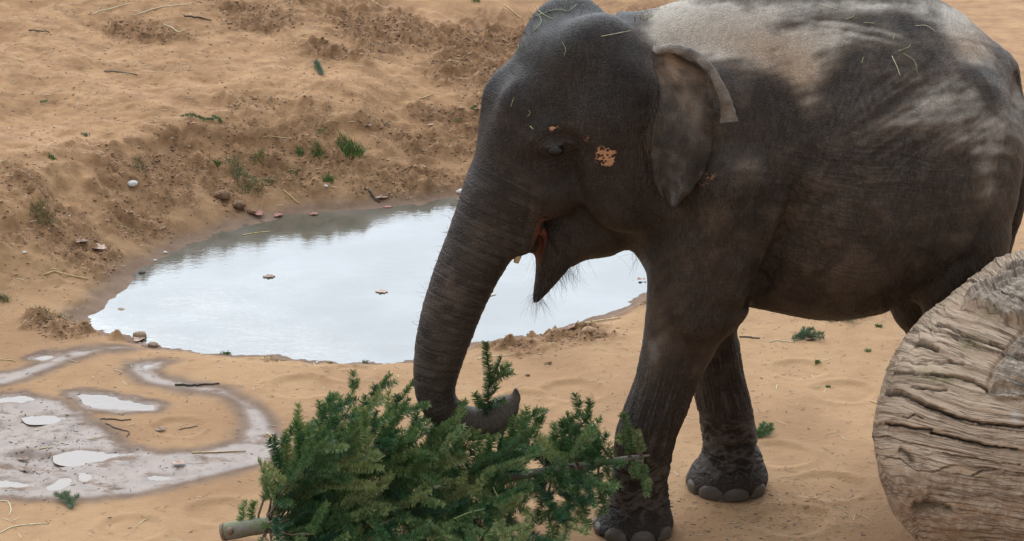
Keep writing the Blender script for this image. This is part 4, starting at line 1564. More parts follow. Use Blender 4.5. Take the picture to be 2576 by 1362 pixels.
firmat = needle_material('fir_needles', (.028, .090, .036, 1), (.105, .19, .055, 1), (.32, .345, .13, 1))
palefir = needle_material('dry_fir_needles', (.06, .10, .05, 1), (.10, .14, .07, 1), (.16, .19, .10, 1))


UPN = np.array([0, -.62, .78])


def needles_on(pts, dens, ln, tone, up=np.array([0, 0, 1.0]), flat=.45):
    """blades along a shoot: arrays of verts, quads, tone"""
    pts = np.asarray(pts, float)
    seg = np.linalg.norm(np.diff(pts, axis=0), axis=1); arc = np.concatenate([[0], np.cumsum(seg)])
    n = max(int(arc[-1] * dens), 4)
    s = np.sort(rng.uniform(0.02, 1.0, n)) * arc[-1]
    c = np.stack([np.interp(s, arc, pts[:, q]) for q in range(3)], 1)
    tg = np.gradient(pts, axis=0); tg /= np.linalg.norm(tg, axis=1)[:, None] + 1e-9
    t = np.stack([np.interp(s, arc, tg[:, q]) for q in range(3)], 1)
    side = np.cross(t, up); side /= np.linalg.norm(side, axis=1)[:, None] + 1e-6
    upn = np.cross(side, t)
    a = rng.uniform(-.45, math.pi + .45, n)
    rad = np.cos(a)[:, None] * side + (np.sin(a) * flat + .12)[:, None] * upn
    rad /= np.linalg.norm(rad, axis=1)[:, None]
    endf = sstep(.75, 1.0, s / arc[-1])
    lean = (.38 + .62 * endf)[:, None]
    d = rad + t * lean + rng.normal(0, .12, (n, 3))
    d /= np.linalg.norm(d, axis=1)[:, None]
    L_ = (ln * rng.uniform(.75, 1.15, n) * (1 - .25 * endf))[:, None]
    wv = np.cross(d, upn + .35 * rng.normal(size=(n, 3))); wv /= np.linalg.norm(wv, axis=1)[:, None] + 1e-6
    w = .00125
    curve = upn * .10 * L_
    v0 = c - wv * w; v1 = c + wv * w
    v2 = c + d * L_ + wv * w * .45 + curve; v3 = c + d * L_ - wv * w * .45 + curve
    V = np.stack([v0, v1, v2, v3], 1).reshape(-1, 3)
    k = np.arange(n) * 4
    Q = np.stack([k, k + 1, k + 2, k + 3], 1)
    to = np.repeat(np.clip(tone + rng.normal(0, .16, n) + .34 * endf, 0, 1), 4)
    return V, Q, to


def foliage(name, shoots, mat, parent, dens=1650, ln=.0245, **props):
    """SHOOTS: list of (points, tone)"""
    Vs, Fs, To, n = [], [], [], 0
    for pts, tone in shoots:
        V, Q, to = needles_on(pts, dens, ln, tone, UPN + rng.normal(0, .25, 3))
        Vs.append(V); To.append(to)
        Fs.append(np.vstack([np.stack([Q[:, 0], Q[:, 1], Q[:, 2]], 1), np.stack([Q[:, 0], Q[:, 2], Q[:, 3]], 1)]) + n)
        n += len(V)
    me = new_mesh(name, np.vstack(Vs), np.vstack(Fs), False)
    attr(me, 'tone', np.concatenate(To))
    return obj(name, me, mat, parent, **props)


VDIR = ray(1150, 1150) / np.linalg.norm(ray(1150, 1150))


def spray(main, tone, side_len, gap=.125, first=.25, ratio=1.0, upn=np.array([0, 0, 1.0])):
    """side shoots on both sides of a branch curve; returns the list of shoots (with the end of the branch itself)"""
    main = np.asarray(main, float)
    seg = np.linalg.norm(np.diff(main, axis=0), axis=1); arc = np.concatenate([[0], np.cumsum(seg)]); Lt = arc[-1]
    out = []
    f = first * Lt
    k = int(np.searchsorted(arc, f))
    tail = main[max(k - 1, 0):]
    if len(tail) > 2: out.append((tail, tone))
    s = f
    sd = 1
    while s < Lt * .97:
        c = np.array([np.interp(s, arc, main[:, q]) for q in range(3)])
        i = min(max(int(np.searchsorted(arc, s)), 1), len(main) - 1)
        t = main[i] - main[i - 1]; t /= np.linalg.norm(t)
        e = np.cross(t, upn); e /= np.linalg.norm(e) + 1e-6
        g = np.cross(e, t)
        a = rng.uniform(.5, .85)
        d = t * math.cos(a) + (e * sd * math.sin(a) + g * rng.normal(0, .22))
        l = side_len * (1.15 - .55 * s / Lt) * rng.uniform(.7, 1.2)
        d = d - VDIR * (d @ VDIR) * .7
        pts = [c]
        for q in range(4):
            d = d + t * .06 + np.array([0, 0, rng.normal(.0, .035)])
            d /= np.linalg.norm(d)
            pts.append(pts[-1] + d * l / 4)
        tn = tone + rng.normal(0, .20)
        out.append((np.array(pts), tn))
        if l > .13 and rng.random() < .45:           # forked side shoot
            q0 = pts[2]; dd = (pts[4] - pts[2]); dd /= np.linalg.norm(dd)
            d2 = dd * .75 + e * sd * .5 * (1 if rng.random() < .5 else -1) + t * .3; d2 /= np.linalg.norm(d2)
            out.append((np.array([q0 + d2 * l * .5 * w for w in (0, .33, .66, 1)]), tn))
        sd = -sd
        s += gap * rng.uniform(.35, .75)
    return out


def keep_above(pts, clear=.012):
    pts = np.array(pts)
    h = lerp_grid(GROUND_H, pts[:, 0], pts[:, 1]) + clear
    pts[:, 2] = np.where(pts[:, 2] < h, h + .004 * rng.random(len(pts)), pts[:, 2])
    return pts


TREE = obj('fir_tree', None, label='felled green fir tree lying on the sand under the elephant trunk', category='fir tree')
A0 = GZ(560, 1339, .042)
A1 = W(1560, 1157, -.47)
A2 = W(1634, 1146, -.50)
axis_pts = catmull([A0, A0 + (A1 - A0) * .33 + np.array([0, 0, -.012]), A0 + (A1 - A0) * .66 + np.array([0, 0, .012]), A1, A2], 40)
TREE.location = (0, 0, 0)


def ax_at(s):
    i = s * (len(axis_pts) - 1); k_ = min(int(i), len(axis_pts) - 2)
    return axis_pts[k_] + (axis_pts[k_ + 1] - axis_pts[k_]) * (i - k_)


rad_ax = np.interp(np.linspace(0, 1, 40), [0, .1, .5, .9, 1], [.036, .033, .022, .006, .003])
mb_ = MB()
rv = rad_ax * (1 + .05 * np.sin(np.arange(40) * 2.1))
mb_.tube(axis_pts, rv, 14, cap=True)
TRK_O = mb_.build('trunk', [stemmat], TREE)
ax_dir = (A1 - A0) / np.linalg.norm(A1 - A0)
# cut end with a knot
mb_ = MB()
mb_.tube([A0 - ax_dir * .004, A0 + ax_dir * .012], [.0345, .0375], 16)
kn = A0 + ax_dir * .035 + np.array([0, -.030, .012])
mb_.tube([kn, kn + np.array([-.006, -.010, .004])], [.017, .012], 9)
mb_.build('cut_end', cutmat, TRK_O)

e1 = np.cross(ax_dir, [0, 0, 1]); e1 /= np.linalg.norm(e1)        # towards the viewer side
e2 = np.cross(e1, ax_dir)
if e1[1] > 0: e1 = -e1
prof = np.array([(560, 1400), (640, 1400), (672, 1290), (690, 1225), (705, 1150), (745, 1042), (790, 1010), (830, 985), (900, 952), (985, 940), (1020, 960), (1050, 985), (1062, 1040), (1110, 1062), (1150, 1040), (1190, 1078), (1230, 1100), (1290, 1085), (1335, 1030), (1370, 1036), (1400, 1060), (1450, 1008), (1490, 1012), (1510, 1080), (1560, 1060), (1600, 1110), (1640, 1150)])
nbr = 0


def branch(s, tip, tone, side_len, sag=.03, first=.22, wood_r=.0055, mat=None):
    """branch from position S along the stem to TIP"""
    global nbr
    a = ax_at(s)
    d = tip - a; L_ = np.linalg.norm(d)
    pts = []
    bow = ax_dir * .0 + np.array([0, 0, 1.0])
    for q in np.linspace(0, 1, 9):
        pts.append(a + d * q - ax_dir * (.10 * L_ * math.sin(math.pi * q) * (1 - q)) + np.array([0, 0, -sag * L_ * math.sin(math.pi * q)]) + rng.normal(0, .004, 3) * (q > 0))
    pts = keep_above(pts)
    b = MB(); b.tube(pts, [wood_r, wood_r * .9, wood_r * .7, wood_r * .45, wood_r * .25], 5)
    br = b.build('branch', twigmat, TREE)
    sh = [(keep_above(p_, .006), t_) for p_, t_ in spray(pts, tone, side_len, first=first, upn=UPN + rng.normal(0, .35, 3))]
    def clear_of_stem(p_):
        c_ = project(p_)
        return not ((c_[:, 0] < 690) & (c_[:, 1] > 1275)).any()      # the sawn end lies bare
    sh = [q for q in sh if clear_of_stem(q[0])] or sh[:1]
    foliage('needles', sh, mat or firmat, br)
    nbr += 1


# branches whose tips make the upper outline
OUT = [(.06, 640, 1262, -.30, .55, .06), (.09, 690, 1200, -.32, .8, .09), (.09, 715, 1130, -.28, .9, .09), (.1, 790, 1075, -.3, .8, .12), (.1, 860, 1045, -.3, .95, .13), (.08, 680, 1330, -.5, .6, .08), (.1, 700, 1280, -.5, .7, .10), (.07, 745, 1045, -.20, .35, .05), (.09, 835, 990, -.12, .5, .09), (.10, 905, 955, -.16, .62, .10), (.12, 985, 942, -.10, .2, .10), (.13, 960, 985, -.28, .7, .11), (.14, 930, 1030, -.34, .75, .11), (.3, 1165, 1030, -.50, .6, .06), (.26, 1120, 1066, -.46, .4, .08), (.30, 1180, 1090, -.55, .5, .1),
       (.16, 1045, 955, .02, .15, .06), (.19, 1030, 1010, .0, .2, .09), (.22, 1075, 1045, .05, .18, .09), (.2, 1000, 1060, -.25, .55, .11), (.3, 1130, 1070, .02, .2, .10), (.36, 1175, 1010, -.42, .45, .05), (.34, 1110, 1075, -.40, .5, .09), (.42, 1195, 1080, -.45, .55, .08), (.46, 1255, 1090, -.48, .6, .08),
       (.5, 1345, 1028, -.28, .3, .08), (.52, 1372, 1040, -.22, .2, .07), (.55, 1330, 1080, -.36, .4, .09), (.60, 1430, 1040, -.38, .35, .08), (.62, 1462, 1008, -.36, .4, .07), (.64, 1488, 1015, -.32, .3, .07), (.68, 1500, 1085, -.42, .35, .07), (.74, 1510, 1120, -.48, .45, .06),
       (.80, 1565, 1090, -.50, .5, .05), (.90, 1562, 1042, -.49, .45, .03), (.90, 1598, 1078, -.50, .8, .03), (.90, 1628, 1250, -.56, .55, .035), (.86, 1590, 1200, -.60, .6, .035), (.72, 1540, 1215, -.62, .5, .06), (.70, 1520, 1290, -.66, .55, .07), (.66, 1480, 1340, -.66, .4, .07),
       (.04, 618, 1260, -.28, .6, .04)]
for s, u, v, y, tone, sl in OUT:
    branch(s, W(u, v, y), tone, sl)
# and those that fill the crown, aimed at spots spread through its outline
BOT = np.array([(600, 1300), (640, 1420), (700, 1480), (1400, 1480), (1440, 1370), (1500, 1300), (1560, 1235), (1640, 1150)])
spots_ = []
for gu in np.arange(650, 1560, 62):
    for gv in np.arange(960, 1480, 66):
        u = gu + rng.uniform(-15, 15); v = gv + rng.uniform(-18, 18)
        if v > np.interp(u, prof[:, 0], prof[:, 1]) + 28 and v < np.interp(u, BOT[:, 0], BOT[:, 1]) - 6:
            spots_.append((u, v))
rng.shuffle(spots_)
for u, v in spots_:
    vx = np.interp(u, [560, 1560], [1339, 1157])                       # the stem's own height in the frame
    reach = rng.uniform(110, 330)
    s = np.clip((u - reach - 557) / 1075, .09, .9)
    a_ = ax_at(s)
    up_ = (vx - v) / 635.0
    far_ = rng.uniform(0, 1)
    y = a_[1] - (.05 + .30 * far_) if up_ < .12 else a_[1] + rng.uniform(-.34, .06)
    if v > vx: y = a_[1] - .12 - .75 * (v - vx) / 400 - .15 * far_
    tip = W(u, v, y)
    g_ = gz_at(tip[0], tip[1]) + .02
    if tip[2] < g_:
        d_ = ray(u, v); tip = CAM + d_ * ((g_ - CAM[2]) / d_[2])
    branch(s, tip, np.clip(rng.normal(.40, .34), .0, 1), rng.uniform(.17, .26) * (1 - .45 * s), sag=rng.uniform(-.02, .06), first=.3)
for k_ in range(34):
    s = rng.uniform(.15, .72)
    u = 557 + 1075 * s + rng.uniform(80, 230)
    top = np.interp(u, prof[:, 0], prof[:, 1]) + 40
    vx = np.interp(u, [560, 1560], [1339, 1157])
    if u > 1530 or top > vx: continue
    branch(s, W(u, rng.uniform(top, vx + 60), ax_at(s)[1] + rng.uniform(.05, .30)), .15, rng.uniform(.13, .2) * (1 - .4 * s), first=.2)
print('branches', nbr)


def sprig(name, stems, label, tone=.4, mat=None, dens=1900, ln=.020, category='fir sprig', group=None, r=.002, parent_geo=False):
    """loose sprig: list of stem curves; wood and needles as parts"""
    root = obj(name, None, label=label, category=category, group=group)
    b = MB()
    for st in stems: b.tube(st, [r, r * .8, r * .4], 5)
    b.build('stem', twigmat, root)
    foliage('needles', [(np.asarray(s_), tone + rng.normal(0, .1)) for s_ in stems], mat or firmat, root, dens, ln)
    return root


def curve_px(pix, n=8):
    return catmull([W(u, v, y) for u, v, y in pix], n)


ty = on_mid(1250, 1040, .02)[1] - .02
sprig('fir_sprig', [curve_px([(1238, 1052, ty), (1226, 1000, ty), (1232, 955, ty), (1222, 862, ty)]), curve_px([(1232, 975, ty), (1248, 935, ty), (1262, 900, ty - .02)]), curve_px([(1236, 965, ty), (1262, 948, ty - .03), (1289, 938, ty - .03)]), curve_px([(1250, 945, ty), (1268, 930, ty), (1278, 918, ty + .02)]),
                    curve_px([(1228, 1000, ty), (1246, 985, ty - .04), (1242, 970, ty - .05)]), curve_px([(1230, 1015, ty), (1250, 1010, ty - .05), (1270, 1004, ty - .07)]), curve_px([(1232, 1035, ty), (1208, 1020, ty - .03), (1194, 990, ty - .03)]), curve_px([(1236, 1045, ty), (1215, 1030, ty - .04), (1200, 1010, ty - .05)])],
      'upright green fir sprig curled in the tip of the elephant trunk', .38, r=.004, ln=.026, dens=2300)
# ================================================================== small things
def ground_pt(u, v, lift=0.0):
    q = G(u, v)
    q[2] += lift
    return q


def drape(pts, lift):
    pts = np.array(pts, float)
    pts[:, 2] = lerp_grid(GROUND_H, pts[:, 0], pts[:, 1]) + lift
    return pts


def draped_water(pts, lift):
    pts = np.array(pts, float)
    pts[:, 2] = np.maximum(lerp_grid(GROUND_H, pts[:, 0], pts[:, 1]), WATER_Z) + lift
    return pts


def simple(name, c0, c1, rough=.7, sc=40, bumpv=.0):
    m = NT(name)
    n_ = m.noise(m.objco(), sc, 4, .6)
    return m.fin(m.mix(m.ramp(n_, .3, .7), c0, c1), rough, m.bump(n_, bumpv, .004) if bumpv else None)


strawmat = simple('straw', (.40, .26, .09, 1), (.60, .44, .19, 1), .6)
strawpale = simple('pale_straw', (.52, .44, .27, 1), (.66, .58, .38, 1), .6)
haymat = simple('green_hay', (.24, .27, .10, 1), (.42, .43, .20, 1), .6)
stickmat = simple('dark_stick', (.045, .032, .024, 1), (.11, .078, .055, 1), .8, 60, .4)
stonemat = simple('pale_stone', (.48, .42, .36, 1), (.62, .57, .50, 1), .7, 30, .3)
rockmat = simple('brown_stone', (.20, .125, .075, 1), (.32, .21, .13, 1), .85, 30, .4)
leafred = simple('red_leaf', (.20, .055, .035, 1), (.31, .12, .075, 1), .6, 25)
leafbrown = simple('brown_leaf', (.13, .060, .035, 1), (.26, .135, .075, 1), .6, 25)
leafpale = simple('faded_leaf', (.30, .17, .115, 1), (.42, .27, .185, 1), .6, 25)
grassmat = simple('grass_blade', (.055, .125, .018, 1), (.12, .20, .035, 1), .55, 30)
grassdry = simple('dry_grass_blade', (.13, .14, .05, 1), (.26, .23, .095, 1), .6, 30)
clodmat = simple('dark_soil', (.135, .072, .038, 1), (.28, .155, .082, 1), .95, 60, .5)
clodlite = simple('dry_soil', (.28, .16, .085, 1), (.42, .26, .14, 1), .95, 60, .5)


def stalk(name, pix, label, cat, mat, r=.0025, lift=None, taper=.7, k=6, group=None):
    P = [ground_pt(u, v) for u, v in pix]
    P = catmull(P, max(6, 4 * len(P)))
    P = draped_water(P, (lift if lift is not None else r * .9))
    if r < .02 and name == 'stick':
        P[1:-1, :2] += rng.normal(0, r * .9, (len(P) - 2, 2))
    # a stalk is stiffer than the soil: smooth its height
    z = P[:, 2]
    for _ in range(6):
        z[1:-1] = np.maximum(z[1:-1] * 0 + (z[:-2] + z[2:]) / 2, z[1:-1])
    b = MB(); b.tube(P, [r, r, r * taper], k)
    return b.build(name, mat, None, label=label, category=cat, group=group)


STICKS = [
    ([(440, 970), (475, 971), (510, 970), (552, 967)], 'thickest dark bare stick lying across the curved wet trail', .0065),
    ([(252, 1056), (280, 1056), (305, 1059), (330, 1057)], 'dark thin stick on the wet mud just below the round puddle', .004),
    ([(265, 1067), (295, 1080), (325, 1089), (318, 1101)], 'hooked dark twig on the edge of the wet mud', .0035),
    ([(450, 1083), (478, 1077), (497, 1073)], 'short thin twig on the dry sand island between wet trails', .003),
    ([(918, 476), (935, 492), (955, 512)], 'grey crooked branch on the bank at the far pond edge', .008),
    ([(464, 43), (500, 46), (532, 53)], 'dark straight stick high on the left slope', .006),
    ([(72, 78), (100, 81), (125, 83)], 'short dark stick at the upper left corner of the slope', .005),
    ([(262, 181), (300, 184), (345, 190)], 'long thin grey twig on the middle of the left slope', .004),
    ([(1860, 849), (1880, 850), (1912, 853)], 'short black stick on the sand behind the front legs', .005),
    ([(1436, 823), (1450, 818), (1455, 810)], 'small brown stub standing at the right pond shore', .004),
    ([(1122, 158), (1150, 160), (1172, 164)], 'pale curved root on the slope left of the elephant forehead', .005),
]
for px_, lab, r in STICKS:
    stalk('stick', px_, lab, 'stick', stickmat if 'pale' not in lab else strawmat, r * .72)
STRAWS = [
    ([(484, 1141), (540, 1140), (618, 1136)], 'long yellow straw lying level on the wet trail left of the fir', .004, 0),
    ([(672, 1092), (686, 1101), (704, 1110)], 'short thick yellow straw beside the upper left of the fir', .0045, 0),
    ([(110, 694), (160, 696), (222, 704)], 'long yellow straw bundle on the muddy bank left of the pond', .0055, 0),
    ([(1440, 826), (1500, 812), (1560, 801)], 'bright yellow straw along the right shore of the pond', .0055, 0),
    ([(0, 1342), (30, 1328), (70, 1321), (124, 1318)], 'pale bent straw at the bottom left corner', .003, 1),
    ([(0, 1262), (20, 1264), (28, 1285), (22, 1300)], 'pale hooked straw below the wet mud at the left edge', .003, 1),
    ([(0, 906), (20, 907), (40, 910)], 'short yellow straw above the wet track at the left edge', .0035, 0),
    ([(350, 1320), (362, 1312), (371, 1308)], 'small pale straw on bare sand left of the cut stem', .0025, 1),
    ([(400, 1078), (420, 1076)], 'tiny straw sliver in the middle of the dry sand island', .0025, 1),
    ([(98, 1131), (132, 1127)], 'yellow straw on the wet mud near the left puddle', .003, 0),
    ([(236, 38), (270, 28), (330, 10)], 'pale forked straw at the top of the left slope', .0035, 1),
    ([(345, 38), (390, 24), (470, 14)], 'long pale straw near the top edge of the slope', .0035, 1),
    ([(410, 62), (435, 72), (457, 80)], 'pale straight straw below the dark stick on the slope', .0035, 1),
    ([(1052, 252), (1070, 246), (1090, 238)], 'yellow split straw on the slope left of the forehead', .004, 0),
    ([(925, 0), (950, 12), (975, 22)], 'yellow straw at the top edge above the dark loose soil', .004, 0),
    ([(1268, 14), (1290, 30), (1315, 50)], 'long yellow straw on the slope beside the crown of the head', .004, 0),
    ([(660, 350), (690, 348), (736, 352)], 'faint yellow straw on the slope above the grass tufts', .003, 0),
    ([(712, 480), (735, 500), (755, 516)], 'yellow reed stalk lying down the bank to the far pond edge', .0045, 0),
    ([(1190, 295), (1215, 300), (1240, 306)], 'yellow straw right beside the brow of the elephant', .003, 0),
    ([(610, 602), (645, 602), (680, 603)], 'yellow straw floating on the dark reflection in the pond', .004, 0),
    ([(1195, 830), (1222, 826), (1248, 820)], 'short straw on the shore right of the trunk', .003, 0),
    ([(1200, 905), (1230, 900), (1290, 893)], 'flat pale straw on sand beside the upright sprig', .003, 1),
    ([(1480, 1088), (1492, 1070), (1512, 1058)], 'thin bent straw on sand left of the front leg', .0025, 1),
    ([(1935, 862), (1955, 858), (2000, 863)], 'pale straw on the sand right of the front legs', .003, 1),
    ([(2190, 1010), (2210, 1018), (2228, 1026)], 'small straw against the left side of the log', .0035, 0),
    ([(1325, 1240), (1390, 1225)], 'pale straw on the ground under the fir', .003, 1),
]
for px_, lab, r, pale in STRAWS:
    stalk('straw', px_, lab, 'straw', strawpale if pale else strawmat, r * .68)


def leaf(u, v, size, rot, mat, label, curl=.35, lift=.004, on_water=False, cat='leaf'):
    nu, nv_ = 7, 9
    V = []
    for i in range(nv_):
        t = i / (nv_ - 1)
        w = math.sin(math.pi * min(t * .92 + .04, 1)) ** .8 * .34 * (1 + .38 * math.sin(t * 19))
        for j in range(nu):
            s_ = j / (nu - 1) * 2 - 1
            x, y = (t - .5), s_ * w
            z = curl * (y * y * 1.6 + .35 * (t - .5) ** 2) + .02 * math.sin(t * 9 + s_ * 3)
            V.append([x * size, y * size, z * size])
    V = np.array(V)
    c, s_ = math.cos(rot), math.sin(rot)
    V = V @ np.array([[c, s_, 0], [-s_, c, 0], [0, 0, 1]])
    q = GZ(u, v, WATER_Z) if on_water else ground_pt(u, v)
    F = [[i * nu + j, i * nu + j + 1, (i + 1) * nu + j + 1, (i + 1) * nu + j] for i in range(nv_ - 1) for j in range(nu - 1)]
    tip = V[[nu // 2, (nv_ - 1) * nu + nu // 2]]
    me = new_mesh('leaf', V, F)
    o = obj('leaf', me, mat, label=label, category=cat)
    o.location = (q[0], q[1], q[2] + lift)
    md = o.modifiers.new('t', 'SOLIDIFY'); md.thickness = .0012
    return o


LEAVES = [
    (677, 697, .062, .2, leafbrown, 'red brown leaf floating alone in the middle of the pond', True),
    (960, 735, .062, -.1, leafpale, 'pinkish faded leaf floating on the pond left of the trunk', True),
    (648, 541, .085, 2.0, leafred, 'large salmon red leaf at the far edge of the pond', False),
    (700, 545, .06, .8, leafred, 'small red leaf in the shallows right of the salmon one', False),
    (790, 543, .05, .1, leafred, 'narrow red leaf on the waterline below the bank', False),
    (205, 613, .07, .4, leafbrown, 'dark red curled leaf on the muddy left bank', False),
    (245, 628, .10, -.2, leafpale, 'long beige curled leaf beside the dark red one', False),
    (65, 1186, .055, .2, leafbrown, 'dark brown leaf on mud near the left edge', False),
    (450, 1170, .062, .1, leafpale, 'tan curled leaf on the wet trail below the yellow straw', False),
    (60, 1160, .05, .1, leafbrown, 'blackish leaf in the churned mud by the left edge', False),
    (350, 858, .07, 1.0, leafpale, 'tan leaf lying against stones at the left tip of the pond', False),
    (358, 872, .06, .4, leafbrown, 'brown leaf under the stones where the wet track starts', False),
    (1578, 716, .06, .2, leafbrown, 'dark leaf on the right pond shore by the front leg', False),
    (1612, 712, .08, .1, leafred, 'reddish leaf on wet mud beside the front leg', False),
    (960, 500, .07, .2, leafpale, 'pale pink leaf on the bank below the grey branch', False),
    (975, 522, .05, .1, leafred, 'small red leaf floating near the far pond edge', True),
    (1085, 318, .04, .2, leafpale, 'small pale leaf on the slope above the soil clods', False),
    (925, 319, .045, .1, leafpale, 'tiny beige leaf on the slope left of the clods', False),
    (404, 1085, .05, .4, leafbrown, 'curled brown leaf beside the puddle end', False),
    (1440, 828, .05, .3, leafred, 'orange leaf at the foot of the yellow shore straw', False),
    (2040, 856, .05, .3, leafbrown, 'brown scrap of leaf on sand under the belly', False),
    (600, 425, .03, .3, leafred, 'tiny orange leaf fragment on the bank beside the grass', False),
]
for u, v, sz, rot, mat, lab, wtr in LEAVES:
    leaf(u, v, sz, rot, mat, lab, (.5 if not wtr else .10), .006 if not wtr else .003, wtr)


def stone(name, u, v, size, mat, label, cat='stone', flat=.6, lift=0.0, on_water=False):
    bm = bmesh.new()
    bmesh.ops.create_icosphere(bm, subdivisions=3, radius=1)
    V = np.array([q.co[:] for q in bm.verts])
    off = rng.uniform(0, 50, 3)
    V *= (1 + .35 * fbm(V * 1.3 + off, 3))[:, None]
    V *= np.array([1, .75, flat]) * size / 2
    a = rng.uniform(-.4, .4)
    c, s_ = math.cos(a), math.sin(a)
    V = V @ np.array([[c, s_, 0], [-s_, c, 0], [0, 0, 1]])
    for q, w in zip(bm.verts, V): q.co = w
    me = bpy.data.meshes.new(name); bm.to_mesh(me); bm.free()
    me.polygons.foreach_set('use_smooth', np.ones(len(me.polygons), bool))
    q = GZ(u, v, WATER_Z) if on_water else ground_pt(u, v)
    o = obj(name, me, mat, label=label, category=cat)
    o.location = (q[0], q[1], q[2] + size * flat * .22 + lift)
    return o


for a in [
    (334, 468, .055, stonemat, 'oblong white stone on the crest of the left bank'),
    (1160, 486, .05, stonemat, 'white stone at the waterline beside the trunk'),
    (416, 637, .022, stonemat, 'small white pebble on the shore left of the reflection'),
    (62, 637, .024, stonemat, 'white pebble on the mud at the left edge'),
    (390, 657, .02, stonemat, 'grey pebble at the far left shore of the pond'),
    (305, 788, .055, rockmat, 'brown stone standing in the shallow left end of the pond'),
    (357, 690, .035, stickmat, 'black lump sitting in the water at the left shore'),
    (385, 872, .05, rockmat, 'brown stone at the near left corner of the pond'),
    (352, 850, .07, rockmat, 'largest mossy stone of the heap where the wet track meets the pond'),
    (400, 848, .045, rockmat, 'round brown stone at the pond edge behind the mossy one'),
    (1327, 946, .022, leafbrown, 'dark brown nugget alone on dry sand right of the sprig'),
    (1480, 838, .07, clodlite, 'flat clod of dry earth on the right shore'),
    (1090, 1010, .02, stonemat, 'tiny white pebble behind the trunk'),
    (820, 105, .035, clodlite, 'round clod on the dark loose slope'),
    (560, 498, .09, clodmat, 'overhanging lump of dark earth on the left bank'),
    (600, 520, .08, clodmat, 'dark clod below the overhanging lump of earth'),
    (632, 536, .05, clodmat, 'grey clod beside the salmon leaf'),
    (575, 888, .018, stonemat, 'small pebble in the grass on the near pond edge'),
    (820, 470, .024, stonemat, 'small white shell on the bank below the grass tufts'),
]:
    stone('stone' if a[3] not in (clodmat, clodlite) else 'earth_clod', a[0], a[1], a[2], a[3], a[4], 'stone' if a[3] not in (clodmat, clodlite) else 'clod')


def tuft(u, v, wpx, hpx, n, mat, label, group=None, lean=0.0, cat='grass tuft'):
    c = ground_pt(u, v)
    sc = np.linalg.norm(c - CAM) / FPX
    b = MB()
    for _ in range(n):
        a = np.clip(rng.normal(), -1.6, 1.6) * wpx * sc * .30; bb = np.clip(rng.normal(), -1.6, 1.6) * wpx * sc * .26
        x, y = c[0] + a, c[1] + bb
        z = gz_at(x, y)
        h = hpx * sc * rng.uniform(.4, 1.1)
        d = np.array([rng.normal() * .45 + lean, rng.normal() * .45 - .15, 1.0])
        d /= np.linalg.norm(d)
        P = [np.array([x, y, z - .004]), np.array([x, y, z]) + d * h * .5, np.array([x, y, z]) + d * h * .85 + np.array([d[0], d[1], -.25]) * h * .35]
        b.tube(P, [.0016, .0013, .0004], 3, cap=False)
    if any(w_ in label for w_ in ('strip', 'row', 'patch', 'mat', 'sparse', 'thin', 'faint')):
        return b.build('grass_patch', mat, None, kind='stuff')
    return b.build('grass_tuft', mat, None, label=label, category=cat, group=group)


for a in [
    (882, 385, 62, 30, 260, grassmat, 'largest bright green grass tuft on the bank above the pond'),
    (797, 385, 36, 16, 110, grassmat, 'second green grass tuft left of the largest one'),
    (755, 384, 20, 15, 60, grassmat, 'small round green tuft between two larger tufts'),
    (648, 393, 30, 13, 80, grassmat, 'low green tuft left of the row on the bank crest'),
    (545, 415, 16, 18, 45, grassmat, 'narrow bright green tuft leftmost on the bank crest'),
    (588, 412, 40, 14, 80, grassdry, 'yellowish thin tuft beside the narrow green one'),
    (598, 435, 46, 18, 130, grassdry, 'dark matted grass tuft hanging on the bank'),
    (630, 468, 64, 20, 180, grassdry, 'broad matted dull green grass below the hanging tuft'),
    (826, 457, 24, 26, 70, grassmat, 'upright dark green tuft low on the bank'),
    (680, 462, 30, 14, 50, grassdry, 'sparse dry grass next to the broad mat'),
    (215, 340, 22, 8, 40, palefir, 'tiny pale green tuft alone on the left slope'),
    (350, 418, 36, 12, 70, grassdry, 'thin dull tuft on the crest above dark soil'),
    (810, 328, 34, 10, 60, grassdry, 'flat yellow green tuft on the mid slope'),
    (108, 540, 56, 26, 130, grassdry, 'patchy dull tuft on the left bank by the frame edge'),
    (8, 755, 30, 22, 90, grassdry, 'dull green tuft at the left edge by the water'),
    (120, 790, 110, 14, 130, grassdry, 'long strip of matted grass left of the pond tip'),
    (566, 890, 24, 10, 40, grassmat, 'small bluish tuft on the near pond edge'),
    (690, 905, 50, 8, 50, grassdry, 'thin row of dry blades along the near pond edge'),
    (830, 914, 14, 10, 20, grassdry, 'tiny green tuft midway on the near pond edge'),
    (920, 914, 18, 12, 40, grassdry, 'brownish tuft on the near pond edge by the trunk'),
    (1196, 4, 20, 12, 40, grassmat, 'bright green tuft at the top edge of the slope'),
    (740, 436, 40, 12, 60, grassdry, 'faded grass patch in the middle of the bank face'),
    (1380, 916, 22, 8, 30, grassdry, 'faint greenish tuft on the sand near the right shore'),
    (2183, 884, 16, 10, 40, grassmat, 'small dark green sprout on sand under the belly'),
    (2210, 822, 14, 10, 60, grassmat, 'bright green round sprout right of the belly twigs'),
    (2057, 913, 13, 8, 50, grassmat, 'tiny bright green clover on sand below the flat sprig'),
    (2083, 974, 11, 7, 40, grassmat, 'tiniest bright green clover nearest the front foot'),
    (2236, 932, 12, 10, 50, grassmat, 'bright green sprout touching the log edge'),
    (1192, 274, 18, 9, 40, grassmat, 'little dark green tuft beside the forehead'),
    (130, 398, 16, 9, 60, grassmat, 'small dark green cushion on the left slope'),
]:
    tuft(*a)


